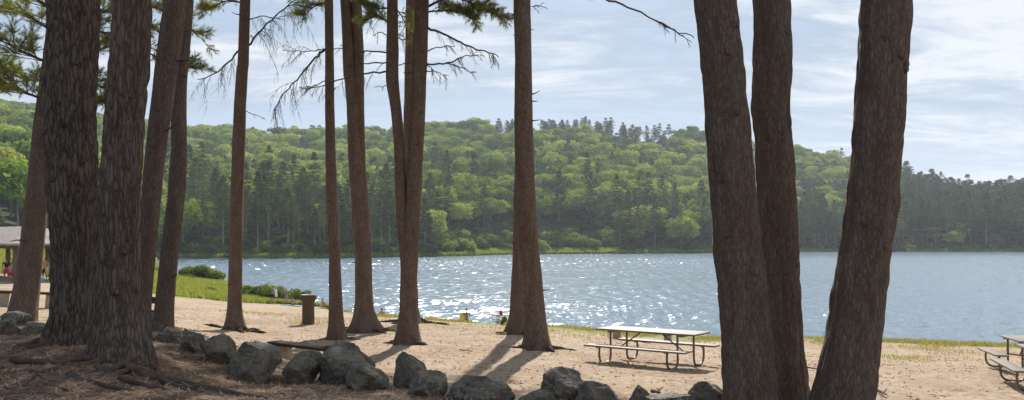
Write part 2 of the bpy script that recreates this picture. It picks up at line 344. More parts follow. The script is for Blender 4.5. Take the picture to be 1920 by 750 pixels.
# ------------------------------------------------------------------ far trees
def leaves(cs, ns, size, rg, aspect=1.0, jitter=.7):
    """quads at centres cs facing roughly ns"""
    n = len(cs); nn = ns + rg.normal(0, jitter, (n, 3)); nn /= np.linalg.norm(nn, axis=1)[:, None] + 1e-9
    a = rg.normal(0, 1, (n, 3)); u = np.cross(nn, a); u /= np.linalg.norm(u, axis=1)[:, None] + 1e-9; v = np.cross(nn, u)
    s = (size * rg.uniform(.6, 1.3, n))[:, None]
    V = np.stack([cs - u * s, cs - v * s * aspect * rg.uniform(.5, 1, (n, 1)), cs + u * s, cs + v * s * aspect * rg.uniform(.5, 1, (n, 1))], 1).reshape(-1, 3)
    return V, np.arange(4 * n).reshape(-1, 4)
def broad_mesh(seed, Rr=5.0, H=9.0, n=1500, size=.42, base=3.0):
    rg = np.random.default_rng(seed); lob = [(0, 0, base + H * .45, Rr * .72, H * .42)]
    for k in range(20):
        a = rg.uniform(0, 6.283); rr = Rr * rg.uniform(.25, .85); z = base + H * rg.uniform(.25, .8) * (1.12 - .35 * rr / Rr)
        s = Rr * rg.uniform(.2, .42); lob.append((rr * math.cos(a), rr * math.sin(a), z, s, s * rg.uniform(.7, .95)))
    wts = np.array([l[3] ** 2 for l in lob]); idx = rg.choice(len(lob), n, p=wts / wts.sum()); Lb = np.array(lob)[idx]
    dv = rg.normal(0, 1, (n, 3)); dv[:, 2] = np.abs(dv[:, 2]) * 1.1 - .35; dv /= np.linalg.norm(dv, axis=1)[:, None]
    k = rg.uniform(.82, 1.06, n)[:, None]
    cs = Lb[:, :3] + dv * np.stack([Lb[:, 3], Lb[:, 3], Lb[:, 4]], 1) * k
    V, Fc = leaves(cs, dv, size, rg, 1.0, .28); return mesh_np('crown', V, Fc)
def pine_mesh(seed, H=26, Rr=3.6, c0=.34, n=1500, size=.34, shape=.62):
    rg = np.random.default_rng(seed); cs, ns = [], []
    z = H * c0
    while z < H:
        f = (z / H - c0) / (1 - c0); L_ = Rr * (1 - f) ** shape * rg.uniform(.75, 1.15) * (min(1, .55 + f * 2)) + .25
        for a in np.arange(rg.integers(4, 7)) * 1.2 + rg.uniform(0, 6.28):
            if rg.random() < .22: continue
            Lb = L_ * rg.uniform(.45, 1.3); m_ = int(6 + 9 * Lb); s = rg.uniform(.15, 1, m_) ** .7
            w_ = rg.normal(0, .17, m_) * Lb * .9 * (s + .2)
            x = s * Lb * math.cos(a) - w_ * math.sin(a); y = s * Lb * math.sin(a) + w_ * math.cos(a)
            zz_ = z + s * Lb * rg.uniform(-.05, .3) + rg.normal(0, .10, m_)
            cs.append(np.stack([x, y, zz_], 1)); ns.append(np.tile([0, 0, 1.0], (m_, 1)))
        z += rg.uniform(.55, 1.0) * (1 if f < .8 else .6)
    V, Fc = leaves(np.concatenate(cs), np.concatenate(ns), size, rg, .7, .6); return mesh_np('crown', V, Fc)
def ftrunk_mesh(H, r0, bend=.4, seed=0, limbs=0):
    rg = random.Random(seed); mb = MB(); pts = [(bend * math.sin(k * .9 + seed) * k / 6, bend * .6 * math.cos(k * .7 + seed) * k / 6, H * k / 6 - (.8 if k == 0 else 0)) for k in range(7)]
    mb.tube(pts, [r0 * (1 - .85 * k / 6) for k in range(7)], 6)
    for k in range(limbs):
        z = H * rg.uniform(.3, .6); a = rg.uniform(0, 6.28); l = rg.uniform(1.2, 3)
        mb.tube([(0, 0, z), (l * math.cos(a), l * math.sin(a), z + l * .8)], [r0 * .4, r0 * .12], 5)
    return mb.mesh('trunk')
def shrub_mesh(seed, Rr=1.0, H=1.0, n=900, size=.07):
    rg = np.random.default_rng(seed); lob = []
    for k in range(11):
        a = rg.uniform(0, 6.283); rr = Rr * rg.uniform(0, .68); s = Rr * rg.uniform(.25, .42)
        lob.append((rr * math.cos(a), rr * math.sin(a), H * rg.uniform(.25, .68) * (1.1 - .4 * rr / Rr), s, s * H / Rr))
    wts = np.array([l[3] ** 2 for l in lob]); idx = rg.choice(len(lob), n, p=wts / wts.sum()); Lb = np.array(lob)[idx]
    dv = rg.normal(0, 1, (n, 3)); dv[:, 2] = np.abs(dv[:, 2]) - .5; dv /= np.linalg.norm(dv, axis=1)[:, None]
    cs = Lb[:, :3] + dv * np.stack([Lb[:, 3], Lb[:, 3], Lb[:, 4]], 1) * rg.uniform(.75, 1.12, n)[:, None]
    cs[:, 2] = np.maximum(cs[:, 2], .02)
    V, Fc = leaves(cs, dv, size, rg, 1.0, .9); return mesh_np('foliage', V, Fc)
BROAD = [(broad_mesh(10 + k, 5.0 + .3 * (k % 3), 8.5 + (k % 2), 1700, .40), ftrunk_mesh(9, .22, .4, k, 4)) for k in range(5)]
PINE = [(pine_mesh(40 + k, 24 + 2 * (k % 3), 4.4 + .6 * (k % 2), [.36, .3, .48, .42, .24][k], 0, .40), ftrunk_mesh(23.5 + 2 * (k % 3), .30, .3, k)) for k in range(5)]
SHR = [shrub_mesh(70 + k, 1, 1, 1000, .085) for k in range(3)]
for a_, b_ in BROAD: a_.materials.append(M_broad); b_.materials.append(M_trunkfar)
for a_, b_ in PINE: a_.materials.append(M_pinefar); b_.materials.append(M_trunkfar)
for a_ in SHR: a_.materials.append(M_shrub)

# scatter over the hillside
step = 9.2; gx, gy = np.meshgrid(np.arange(-620, 720, step), np.arange(150, 800, step * .95))
X = (gx + rng.uniform(-.45, .45, gx.shape) * step).ravel(); Y = (gy + rng.uniform(-.45, .45, gx.shape) * step).ravel()
px = 960 + F * X / Y; D, Dr, Zr = far_par(px); T = (Y - D) / (Dr - D)
ok = (px > -150) & (px < 2080) & (Y > D + 3.5) & (T < 1.05)
ok &= ~((px < 275) & (Y < 185))
X, Y, px, T, D = X[ok], Y[ok], px[ok], T[ok], D[ok]; Zt = hillz(X, Y)
nn = np.array([noise.noise(Vector((a * .012, b_ * .012, 5))) for a, b_ in zip(X, Y)]) * 1.6
pc = .10 + nn * .45
pc += np.where((px > 345) & (px < 760), np.clip(.85 - T * 3.0, 0, 1), 0)
pc += np.where((px > 760) & (px < 1060), np.where((T > .05) & (T < .16), .45, -.1), 0)
pc += np.where((px > 930) & (px < 1260), np.clip((T - .74) * 6, 0, 1.1), 0)
pc += np.where((px > 1080) & (px < 1700), np.clip(.62 - T * 2.4, 0, .62), 0)
pc += np.where(px > 1500, .22, 0) + np.where(px > 1690, .9, 0)
kind = (rng.random(len(X)) < pc).astype(int)    # 1 = pine
open_shore = (px > 830) & (px < 1160) & (Y < D + 42)
keep = ~open_shore
X, Y, px, T, D, Zt, kind = [a[keep] for a in (X, Y, px, T, D, Zt, kind)]
siz = np.where(kind == 1, rng.uniform(.62, 1.1, len(X)), rng.uniform(.65, 1.5, len(X)))
siz *= np.where((kind == 1) & (T > .35), .66, 1.0)
siz = np.where((kind == 1) & (px > 1690), rng.uniform(.9, 1.25, len(X)), siz)
siz = np.where((kind == 1) & (px > 1690) & (T > .3), siz * .82, siz)
siz = np.where((kind == 1) & (T > .8) & (px < 1400), siz * .8, siz)
var = rng.integers(0, 5, len(X)); rot = rng.uniform(0, 6.28, len(X)); sq = rng.uniform(.85, 1.2, len(X)); sq = np.where((kind == 1) & (T > .5), sq * 1.6, sq)
GAPS = [(-30, 89, 'above the picnic pavilion roof'), (346, 431, 'just left of the slender lone pine'), (457, 611, 'between the slender lone pine and the thinnest trunk'),
        (634, 656, 'just right of the thinnest trunk'), (697, 740, 'just left of the forked double pine'), (792, 964, 'between the forked pine and the middle pine'),
        (1006, 1322, 'between the middle pine and the big trunks'), (1500, 1562, 'between the second and third big trunks'), (1692, 1945, 'right of the last big trunk')]
gapi = np.full(len(X), -1)
for i, (a, b_, _) in enumerate(GAPS): gapi[(px > a) & (px < b_)] = i
order = np.argsort(Y); indiv = []
cnt = {0: 0, 1: 0}
for i in order:
    if gapi[i] >= 0 and cnt[int(kind[i])] < (150, 165)[int(kind[i])] and T[i] < .5: indiv.append(i); cnt[int(kind[i])] += 1
indiv_set = set(int(i) for i in indiv)
def ordw(n): return f"{n}{'th' if 10 <= n % 100 <= 20 else {1: 'st', 2: 'nd', 3: 'rd'}.get(n % 10, 'th')}"
GRP = {1: 'pines on the far shore and lower hillside', 0: 'broadleaf trees on the lower hillside'}
seq = {}
PROTO = {}
for i in sorted(indiv, key=lambda i: px[i]):
    k = int(kind[i]); key = (k, int(gapi[i])); seq[key] = seq.get(key, 0) + 1
    nmk = ('pine_tree', 'dark far-shore pine') if k else ('broadleaf_tree', 'round far-shore broadleaf')
    e = empty(nmk[0], (X[i], Y[i], Zt[i]), f"{nmk[1]}, {ordw(seq[key])} from left {GAPS[gapi[i]][2]}", 'tree', GRP[k], rot[i])
    e.scale = (siz[i] * sq[i] if not k else siz[i], siz[i] * sq[i] if not k else siz[i], siz[i])
    cm_, tm_ = (PINE if k else BROAD)[var[i]]
    c_ = mkobj('crown', cm_, (), e); t_ = mkobj('trunk', tm_, (), e)
    PROTO.setdefault((k, int(var[i])), (c_, t_))
rest = np.array([i for i in range(len(X)) if i not in indiv_set])
def scatter_stuff(name, protos, idx, label, cat):
    pts = np.stack([X[idx], Y[idx], Zt[idx]], 1); me = bpy.data.meshes.new(name); me.vertices.add(len(idx)); me.vertices.foreach_set('co', pts.astype(np.float32).ravel())
    for nm, a in (('s', siz[idx]), ('r', rot[idx]), ('q', sq[idx] * siz[idx])): me.attributes.new(nm, 'FLOAT', 'POINT').data.foreach_set('value', a.astype(np.float32))
    me.attributes.new('v', 'INT', 'POINT').data.foreach_set('value', var[idx].astype(np.int32))
    o = mkobj(name, me); ng = bpy.data.node_groups.new(name, 'GeometryNodeTree')
    ng.interface.new_socket('Geometry', in_out='INPUT', socket_type='NodeSocketGeometry'); ng.interface.new_socket('Geometry', in_out='OUTPUT', socket_type='NodeSocketGeometry')
    gi = ng.nodes.new('NodeGroupInput'); go = ng.nodes.new('NodeGroupOutput')
    jn = ng.nodes.new('GeometryNodeJoinGeometry')
    for pr in reversed(protos):
        j2 = ng.nodes.new('GeometryNodeJoinGeometry')
        for ob in pr:
            oi = ng.nodes.new('GeometryNodeObjectInfo'); oi.transform_space = 'ORIGINAL'; oi.inputs['Object'].default_value = ob; oi.inputs['As Instance'].default_value = False
            ng.links.new(oi.outputs['Geometry'], j2.inputs[0])
        g2 = ng.nodes.new('GeometryNodeGeometryToInstance'); ng.links.new(j2.outputs[0], g2.inputs[0]); ng.links.new(g2.outputs[0], jn.inputs[0])
    ip = ng.nodes.new('GeometryNodeInstanceOnPoints'); ng.links.new(gi.outputs[0], ip.inputs['Points']); ng.links.new(jn.outputs[0], ip.inputs['Instance'])
    ip.inputs['Pick Instance'].default_value = True
    def at(nm, ty='FLOAT'):
        n = ng.nodes.new('GeometryNodeInputNamedAttribute'); n.data_type = ty; n.inputs[0].default_value = nm; return n.outputs[0]
    ng.links.new(at('v', 'INT'), ip.inputs['Instance Index'])
    cr = ng.nodes.new('ShaderNodeCombineXYZ'); ng.links.new(at('r'), cr.inputs[2]); ng.links.new(cr.outputs[0], ip.inputs['Rotation'])
    cs = ng.nodes.new('ShaderNodeCombineXYZ'); ng.links.new(at('q'), cs.inputs[0]); ng.links.new(at('q'), cs.inputs[1]); ng.links.new(at('s'), cs.inputs[2]); ng.links.new(cs.outputs[0], ip.inputs['Scale'])
    ng.links.new(ip.outputs[0], go.inputs[0])
    md = o.modifiers.new('scatter', 'NODES'); md.node_group = ng
    return tag(o, label, cat, None, 'stuff')
scatter_stuff('hillside_broadleaf_forest', [PROTO[(0, v)] for v in range(5)], rest[kind[rest] == 0], 'green broadleaf forest covering the hillside across the lake', 'forest')
scatter_stuff('hillside_pine_forest', [PROTO[(1, v)] for v in range(5)], rest[kind[rest] == 1], 'dark pines scattered through the forested hill across the lake', 'forest')

# dark understory below the first rows of trees
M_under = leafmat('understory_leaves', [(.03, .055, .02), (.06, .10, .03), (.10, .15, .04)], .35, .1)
UND = []
for k in range(3):
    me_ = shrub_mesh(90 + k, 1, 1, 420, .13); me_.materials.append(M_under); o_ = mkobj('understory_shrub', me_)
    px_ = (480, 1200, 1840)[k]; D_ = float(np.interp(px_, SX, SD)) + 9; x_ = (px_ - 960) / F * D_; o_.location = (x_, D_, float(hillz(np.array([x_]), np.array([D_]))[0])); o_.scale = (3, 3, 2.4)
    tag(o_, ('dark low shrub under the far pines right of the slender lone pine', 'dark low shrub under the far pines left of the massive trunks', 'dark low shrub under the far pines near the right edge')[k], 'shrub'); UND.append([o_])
Xs, Ys, Zts, ss, rs_, qs_, vs_ = X, Y, Zt, siz, rot, sq, var
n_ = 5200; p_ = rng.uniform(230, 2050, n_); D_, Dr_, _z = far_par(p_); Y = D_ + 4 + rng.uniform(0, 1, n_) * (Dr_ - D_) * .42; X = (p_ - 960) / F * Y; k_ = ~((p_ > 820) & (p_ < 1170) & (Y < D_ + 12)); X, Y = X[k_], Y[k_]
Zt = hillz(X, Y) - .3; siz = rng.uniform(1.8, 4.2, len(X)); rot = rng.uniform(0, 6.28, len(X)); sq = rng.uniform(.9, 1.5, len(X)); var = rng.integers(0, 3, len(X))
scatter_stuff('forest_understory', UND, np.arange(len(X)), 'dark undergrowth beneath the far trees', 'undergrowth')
X, Y, Zt, siz, rot, sq, var = Xs, Ys, Zts, ss, rs_, qs_, vs_

# shrubs along the far shore
shr = []
def far_shrubs(a, b_, n, off0, off1, s0, s1, gap):
    for k in range(n):
        p_ = a + (b_ - a) * (k + rng.uniform(.1, .9)) / n; D_ = float(np.interp(p_, SX, SD)); d = D_ + rng.uniform(off0, off1)
        x = (p_ - 960) / F * d; shr.append((p_, x, d, float(hillz(np.array([x]), np.array([d]))[0]), rng.uniform(s0, s1), gap))
far_shrubs(797, 962, 26, 6, 36, 2.6, 5.4, 'between the forked pine and the middle pine')
far_shrubs(1008, 1165, 26, 6, 34, 2.8, 5.6, 'between the middle pine and the big trunks')
far_shrubs(1165, 1320, 10, 3, 9, 1.3, 2.4, 'between the middle pine and the big trunks')
far_shrubs(1502, 1560, 7, 2, 6, 1.8, 3.4, 'between the second and third big trunks')
far_shrubs(1694, 1920, 30, 2, 9, 1.8, 3.6, 'right of the last big trunk')
far_shrubs(460, 605, 16, 2, 8, 1.4, 2.8, 'between the slender lone pine and the thinnest trunk')
far_shrubs(347, 430, 8, 2, 8, 1.4, 2.8, 'just left of the slender lone pine')
far_shrubs(698, 738, 5, 2, 8, 1.4, 3, 'just left of the forked double pine')
q = {}
for (p_, x, y, z, s, gp) in sorted(shr):
    q[gp] = q.get(gp, 0) + 1; o = mkobj('shore_shrub', SHR[int(rng.integers(0, 3))]); o.location = (x, y, z - .1); o.scale = (s, s, s * rng.uniform(.85, 1.3)); o.rotation_euler = (0, 0, rng.uniform(0, 6))
    tag(o, f"yellow-green far-shore shrub, {ordw(q[gp])} from left {gp}", 'shrub', 'shrubs along the far shore')

# blades of grass
def blades(name, pts, hmin, hmax, wid, mat, lean=.35, per=1):
    n = len(pts); pts = np.repeat(pts, per, 0) + (rng.normal(0, wid * 3, (n * per, 3)) * [1, 1, 0] if per > 1 else 0); n = len(pts)
    h = rng.uniform(hmin, hmax, n); a = rng.uniform(0, 6.28, n); la = rng.uniform(0, 6.28, n); l = rng.uniform(0, lean, n) * h
    u = np.stack([np.cos(a), np.sin(a), 0 * a], 1) * wid * rng.uniform(.6, 1.3, (n, 1))
    tip = pts + np.stack([l * np.cos(la), l * np.sin(la), h], 1); mid = pts + np.stack([l * .35 * np.cos(la), l * .35 * np.sin(la), h * .55], 1)
    V = np.stack([pts - u, pts + u, mid + u * .75, mid - u * .75, tip], 1).reshape(-1, 3); i = np.arange(n)[:, None] * 5
    Fc = np.concatenate([i + [0, 1, 2], i + [0, 2, 3], i + [3, 2, 4]]); return mkobj(name, mesh_np(name, V, Fc), mat)
# marsh strip on the far shore
def strip(a, b_, n, o0, o1):
    p_ = rng.uniform(a, b_, n); D_ = np.interp(p_, SX, SD); d = D_ + rng.uniform(o0, o1, n); x = (p_ - 960) / F * d; return np.stack([x, d, np.maximum(hillz(x, d), -.05)], 1)
pts = np.concatenate([strip(870, 1340, 26000, -1, 9), strip(1490, 1600, 5000, -1, 6), strip(1700, 1930, 4000, -1, 3), strip(265, 870, 7000, -.5, 2.5)])
tag(blades('marsh_grass', pts, .5, 1.5, .16, M_reed, .3), 'bright marsh grass strip along the far shore', 'grass', None, 'stuff')

# ------------------------------------------------------------------ near pines
def trunk_mesh(cl, nrm=32, bark_amp=.035, flare=.0, lobes=5, seed=0, dz=.10, plates=0.0):
    """cl: list of (Vector, radius) from base up"""
    cl = sorted(cl, key=lambda c: c[0].z); zs = np.array([c[0].z for c in cl]); z0, z1 = zs[0], zs[-1]
    nz_ = np.concatenate([np.arange(z0, min(z0 + 8.5, z1), dz), np.arange(min(z0 + 8.5, z1), z1 + .01, .6)])
    xs = np.interp(nz_, zs, [c[0].x for c in cl]); ys = np.interp(nz_, zs, [c[0].y for c in cl]); rr = np.interp(nz_, zs, [c[1] for c in cl])
    k = np.ones(7) / 7
    def sm(a): return np.convolve(np.pad(a, 3, 'edge'), k, 'valid')
    xs, ys, rr = sm(xs), sm(ys), sm(rr); V = []
    ph = random.Random(seed).uniform(0, 6)
    for i, z in enumerate(nz_):
        hh = z - z0; fl = flare * math.exp(-hh / .28)
        for j in range(nrm):
            a = 2 * math.pi * j / nrm; lob = max(0, math.cos(a * lobes + ph + math.sin(a + ph) * 1.2)) ** 1.5
            p = Vector((math.cos(a) * 3.0, math.sin(a) * 3.0, z * 1.1 + seed * 7)); q_ = Vector((math.cos(a) * 1.1, math.sin(a) * 1.1, z * .45 + seed * 3))
            rdg = abs(noise.noise(Vector((p.x * 1.6, p.y * 1.6, p.z))))
            r_ = rr[i] * (1 + .07 * noise.noise(q_) + bark_amp * (1.4 * noise.noise(p * 1.5) + 1.6 * (rdg - .25))) + fl * rr[i] * (.4 + 1.3 * lob)
            if plates and hh < 8.5: r_ += plates * (abs(noise.noise(Vector((math.cos(a) * rr[i] * 15, math.sin(a) * rr[i] * 15, z * 3.2 + seed)))) * 2.2 - .5 + .5 * noise.noise(Vector((math.cos(a) * rr[i] * 34, math.sin(a) * rr[i] * 34, z * 9))))
            V.append((xs[i] + math.cos(a) * r_, ys[i] + math.sin(a) * r_, z))
    n = len(nz_); Fc = [(i * nrm + j, i * nrm + (j + 1) % nrm, (i + 1) * nrm + (j + 1) % nrm, (i + 1) * nrm + j) for i in range(n - 1) for j in range(nrm)]
    return np.array(V), np.array(Fc)
def rel(pts, org): return [Vector(p) - org for p in pts]
def crown_mesh(seed, H=11, Rr=3.4, n_b=38, size=.17, tufts=22):
    rg = np.random.default_rng(seed); cs = []; limb = MB()
    for k in range(n_b):
        f = k / n_b; z = H * f; L_ = Rr * (1 - f) ** .6 * rg.uniform(.6, 1.15) * min(1, .5 + f * 3) + .4; a = k * 2.4 + rg.uniform(-.4, .4)
        ex, ey = math.cos(a), math.sin(a); up = rg.uniform(.05, .3)
        limb.tube([(0, 0, z), (ex * L_ * .5, ey * L_ * .5, z + L_ * up * .5), (ex * L_, ey * L_, z + L_ * up)], [.045, .03, .012], 5, False)
        s = rg.uniform(.35, 1.05, tufts) ** .8; w_ = rg.normal(0, .20, tufts) * L_
        cs.append(np.stack([s * L_ * ex - w_ * ey, s * L_ * ey + w_ * ex, z + s * L_ * up + rg.normal(0, .10, tufts)], 1))
    cs = np.concatenate(cs); cs = np.repeat(cs, 7, 0) + rg.normal(0, .14, (len(cs) * 7, 3)) * [1, 1, .6]
    V, Fc = leaves(cs, rg.normal(0, 1, cs.shape), size, rg, .22, .5)
    me = mesh_np('crown', V, Fc); me.materials.append(M_crown)
    lm = limb.mesh('limbs'); lm.materials.append(M_twig); return me, lm
CROWNS = [crown_mesh(200 + k) for k in range(3)]
def twigs(mb, base, dirn, length, rg, droop, depth=0, r0=.008):
    n = 5; pts = [base]; d = dirn.normalized(); L_ = length / n
    for k in range(n):
        d = (d + Vector((rg.uniform(-.22, .22), rg.uniform(-.22, .22), rg.uniform(-.22, .22) - droop))).normalized(); pts.append(pts[-1] + d * L_)
    mb.tube(pts, [r0 * (1 - .75 * k / n) for k in range(n + 1)], 4, False)
    if depth < 1:
        for k in range(1, n + 1):
            for s in range(2):
                dd = (d + Vector((rg.uniform(-1, 1), rg.uniform(-1, 1), rg.uniform(-.8, .3)))).normalized()
                twigs(mb, pts[k], dd, length * rg.uniform(.25, .5), rg, droop, depth + 1, r0 * .6)
def smooth_poly(pts, sub=4):
    out = []
    for i in range(len(pts) - 1):
        p0 = pts[max(i - 1, 0)]; p1 = pts[i]; p2 = pts[i + 1]; p3 = pts[min(i + 2, len(pts) - 1)]
        for k in range(sub):
            t_ = k / sub; out.append(.5 * ((2 * p1) + (-p0 + p2) * t_ + (2 * p0 - 5 * p1 + 4 * p2 - p3) * t_ ** 2 + (-p0 + 3 * p1 - 3 * p2 + p3) * t_ ** 3))
    return out + [pts[-1]]
def dead_branch(parent, org, pts, r0=.03, ntw=14, tl=.6, droop=.12, seed=0, dz=.0, up=0.0):
    rg = random.Random(seed); P_ = smooth_poly([W(*p) - org for p in pts], 5); mb = MB()
    for i in range(1, len(P_)): P_[i] = P_[i] + Vector((rg.uniform(-.02, .02), rg.uniform(-.05, .05), rg.uniform(-.02, .02)))
    n = len(P_); mb.tube(P_, [r0 * (1 - .8 * i / n) + .003 for i in range(n)], 6)
    for k in range(ntw):
        i = int(rg.uniform(.12, .999) * (n - 1)); d = (P_[i + 1] - P_[i]).normalized()
        side = Vector((rg.uniform(-.5, .5), rg.uniform(-1, 1), rg.uniform(-.9, .35) + up)); twigs(mb, P_[i], d * .7 + side, tl * rg.uniform(.4, 1.15), rg, droop, 0, .0075)
    return mb.build('branch', M_twig, parent)
def bough(parent, org, pts, r0=.03, nsub=16, sl=.8, seed=0, dens=1.0, needle=.105, nw=.0062):
    rg = random.Random(seed); P_ = smooth_poly([W(*p) - org for p in pts], 5); mb = MB(); n = len(P_); tips = []
    mb.tube(P_, [r0 * (1 - .8 * i / n) + .004 for i in range(n)], 6)
    for k in range(nsub):
        i = int((.12 + .88 * k / nsub) * (n - 1)); d = (P_[min(i + 1, n - 1)] - P_[i - 1 if i else 0]).normalized(); s = 1 if k % 2 else -1
        side = Vector((-d.y, d.x, 0)).normalized() * s; L_ = sl * rg.uniform(.5, 1.1) * (1 - .45 * k / nsub)
        dd = (d * .8 + side * rg.uniform(.3, 1) + Vector((rg.uniform(-.3, .3), 0, rg.uniform(-.25, .45)))).normalized()
        q_ = P_[i]; pp = [q_]
        for j in range(6):
            dd = (dd + Vector((rg.uniform(-.2, .2), rg.uniform(-.2, .2), rg.uniform(-.12, .2)))).normalized(); q_ = q_ + dd * L_ / 6; pp.append(q_)
            if j > 1 or L_ < .4:
                for u in range(int(3 * dens + rg.random())):
                    tw = (dd + Vector((rg.uniform(-1, 1), rg.uniform(-1, 1), rg.uniform(-.5, .9)))).normalized(); tl = rg.uniform(.06, .22)
                    tips.append((q_ + tw * tl, tw)); mb.tube([q_, q_ + tw * tl], [.004, .003], 3, False)
        mb.tube(pp, [.012 * (1 - .7 * j / 6) for j in range(7)], 4, False)
    br = mb.build('branch', M_twig, parent)
    rgn = np.random.default_rng(seed); m_ = 30
    C = np.repeat(np.array([t_[0] for t_ in tips]), m_, 0); A = np.repeat(np.array([t_[1] for t_ in tips]), m_, 0)
    C = C + A * rgn.uniform(-.09, .03, (len(C), 1)); dv = A * 1.0 + rgn.normal(0, .55, C.shape); dv /= np.linalg.norm(dv, axis=1)[:, None]
    sd_ = np.cross(dv, rgn.normal(0, 1, C.shape)); sd_ /= np.linalg.norm(sd_, axis=1)[:, None]
    ln = needle * rgn.uniform(.7, 1.2, (len(C), 1)); V = np.stack([C - sd_ * nw * .5, C + sd_ * nw * .5, C + dv * ln], 1).reshape(-1, 3)
    mkobj('needles', mesh_np('needles', V, np.arange(len(V)).reshape(-1, 3)), M_needle, br)
    return br
def root(parent, org, p0, p1, r0, seed=0, sag=.0):
    """a surface root from p0 (x,y) to p1, half sunk in the ground"""
    rg = random.Random(seed); a = Vector((*p0, 0)); b_ = Vector((*p1, 0)); n = 14; pts = []; rs_ = []
    d = b_ - a; s = Vector((-d.y, d.x, 0)); ph = rg.uniform(0, 6)
    for i in range(n + 1):
        f_ = i / n; p = a + d * f_ + s * .09 * math.sin(f_ * 5 + ph) * f_ + s * rg.uniform(-.015, .015); rr_ = r0 * .62 * (1 - f_) ** .7 + .010
        p.z = gz1(p.x, p.y) + rr_ * .30 * math.sin(f_ * 9 + ph) + rr_ * .55 - (.05 * max(0, f_ - .8) / .2) + max(0, (.12 - f_)) * r0 * 4
        pts.append(p - org); rs_.append(rr_ * rg.uniform(.85, 1.15))
    mb = MB(); mb.tube(pts, rs_, 9); return mb.build('root', M_root, parent)
parent_bark = [M_bark_near]
def pine(label, d, tr, mat, flare=.5, top=19, seed=0, forks=(), roots=(), lobes=5, near=False, group='pine trees on the near shore', crown_off=None, crown_s=1.0):
    """tr: (row, centre column, width) of the trunk in the photograph at depth d, listed from the base upward"""
    px0 = tr[0][1]; org = G(px0, d); t = empty('pine_tree', org, label, 'tree', group)
    def line(tr, zmin=None):
        out = []
        for (py, cx_, w_) in tr: p = W(cx_, py, d); out.append((p - org, w_ / F * d / 2))
        return out
    cl = line(tr)
    cl[0] = (Vector((cl[0][0].x, 0, 0)), cl[0][1])
    cl = [(Vector((cl[0][0].x, 0, -.25)), cl[0][1] * 1.02)] + cl
    pt, pr = cl[-1]; pb, _ = cl[-4]; sl = (pt - pb) / max(pt.z - pb.z, .1); lx = max(-.06, min(.06, sl.x * .6))
    topz = max(top, .302 * d + 3.4 + 10.8 * crown_s + (CZ - org.z - 3.0)); ext = [(Vector((pt.x + lx * (z - pt.z), 0, z)), max(.05, pr * (1 - .9 * (z - pt.z) / (topz - pt.z)))) for z in np.linspace(pt.z, topz, 6)[1:]]
    cl = [(c_, r_ * (.90 if near else .96)) for c_, r_ in cl]
    V, Fc = trunk_mesh(cl + ext, (110 if mat in (M_bark_thick, M_bark_ridge) else 84) if near else 30, .05 if near else .04, flare, lobes, seed, .045 if near else .09, (.024 if mat is M_bark_thick else .016 if mat is M_bark_ridge else .014) if near else 0); Vs = [V]; Fs = [Fc]; n0 = len(V)
    for fk in forks:
        cf = line(fk); pt2, pr2 = cf[-1]; pb2 = cf[-2][0]; s2 = (pt2.x - pb2.x) / max(pt2.z - pb2.z, .1) * .5
        cf += [(Vector((pt2.x + s2 * (z - pt2.z), .1 * (z - pt2.z), z)), pr2 * (1 - .85 * (z - pt2.z) / (topz - 2 - pt2.z))) for z in np.linspace(pt2.z, topz - 2, 5)[1:]]
        v2, f2 = trunk_mesh(cf, 26, .04, 0, 5, seed + 9, .09); Vs.append(v2); Fs.append(f2 + n0); n0 += len(v2)
    mkobj('trunk', mesh_np('trunk', np.concatenate(Vs), np.concatenate(Fs), True), mat, t)
    rk = random.Random(seed * 77); ys_ = [a_[0] for a_ in tr][::-1]
    for k in range(6 if near else 5):
        py_ = rk.uniform(15, 560); cx_ = float(np.interp(py_, ys_, [a_[1] for a_ in tr][::-1])); rr_ = float(np.interp(py_, ys_, [a_[2] for a_ in tr][::-1])) / F * d / 2 * (.93 if near else .97)
        an = rk.uniform(-.8, .8) if near else rk.uniform(-1.5, 1.5); c0 = W(cx_, py_, d) - org; dr = Vector((math.sin(an), -math.cos(an), rk.uniform(-.1, .35))); mb = MB()
        if near:
            q = c0 + dr * rr_ * .96; s_ = rk.uniform(.028, .045); mb.tube([q - dr * .03, q + dr * .012, q + dr * .026, q + dr * .018], [s_ * 1.3, s_ * 1.1, s_ * .8, s_ * .3], 10)
        else:
            q = c0 + dr * rr_ * .85; l_ = rk.uniform(.06, .28); mb.tube([q, q + dr * (l_ * .5 + .02), q + dr * (l_ + .03) + Vector((0, 0, rk.uniform(-.04, .05)))], [.022, .014, .008], 6)
        mb.build('knot' if near else 'branch_stub', mat if near else M_twig, t)
    cm_, lm_ = CROWNS[seed % 3]; e2 = (ext[2][0] if crown_off is None else Vector(crown_off))
    c_ = mkobj('crown', cm_, (), t); zc = topz - 10.5 * crown_s; ex = np.interp(zc + 4, [pt.z, topz], [pt.x, ext[-1][0].x]); c_.location = (ex, 0, zc); c_.rotation_euler = (0, 0, seed * 1.3); c_.scale = (crown_s,) * 3
    l_ = mkobj('limbs', lm_, (), c_)
    parent_bark[0] = mat
    for k, (ax, ay, bx, by, r0) in enumerate(roots): root(t, org, (ax, ay), (bx, by), r0, seed * 10 + k)
    return t, org
def radial_roots(px0, d, n, r_in, r_out, r0, seed):
    rg = random.Random(seed); g0 = G(px0, d); out = []
    for k in range(n):
        a = 2 * math.pi * (k + rg.uniform(-.3, .3)) / n; l = r_out * rg.uniform(.6, 1.2)
        out.append((g0.x + math.cos(a) * r_in, g0.y + math.sin(a) * r_in, g0.x + math.cos(a) * l, g0.y + math.sin(a) * l, r0 * rg.uniform(.7, 1.2)))
    return out
def wr(px0, py0, d0, px1, py1, d1, r0): a = W(px0, py0, d0); b_ = W(px1, py1, d1); return (a.x, a.y, b_.x, b_.y, r0)

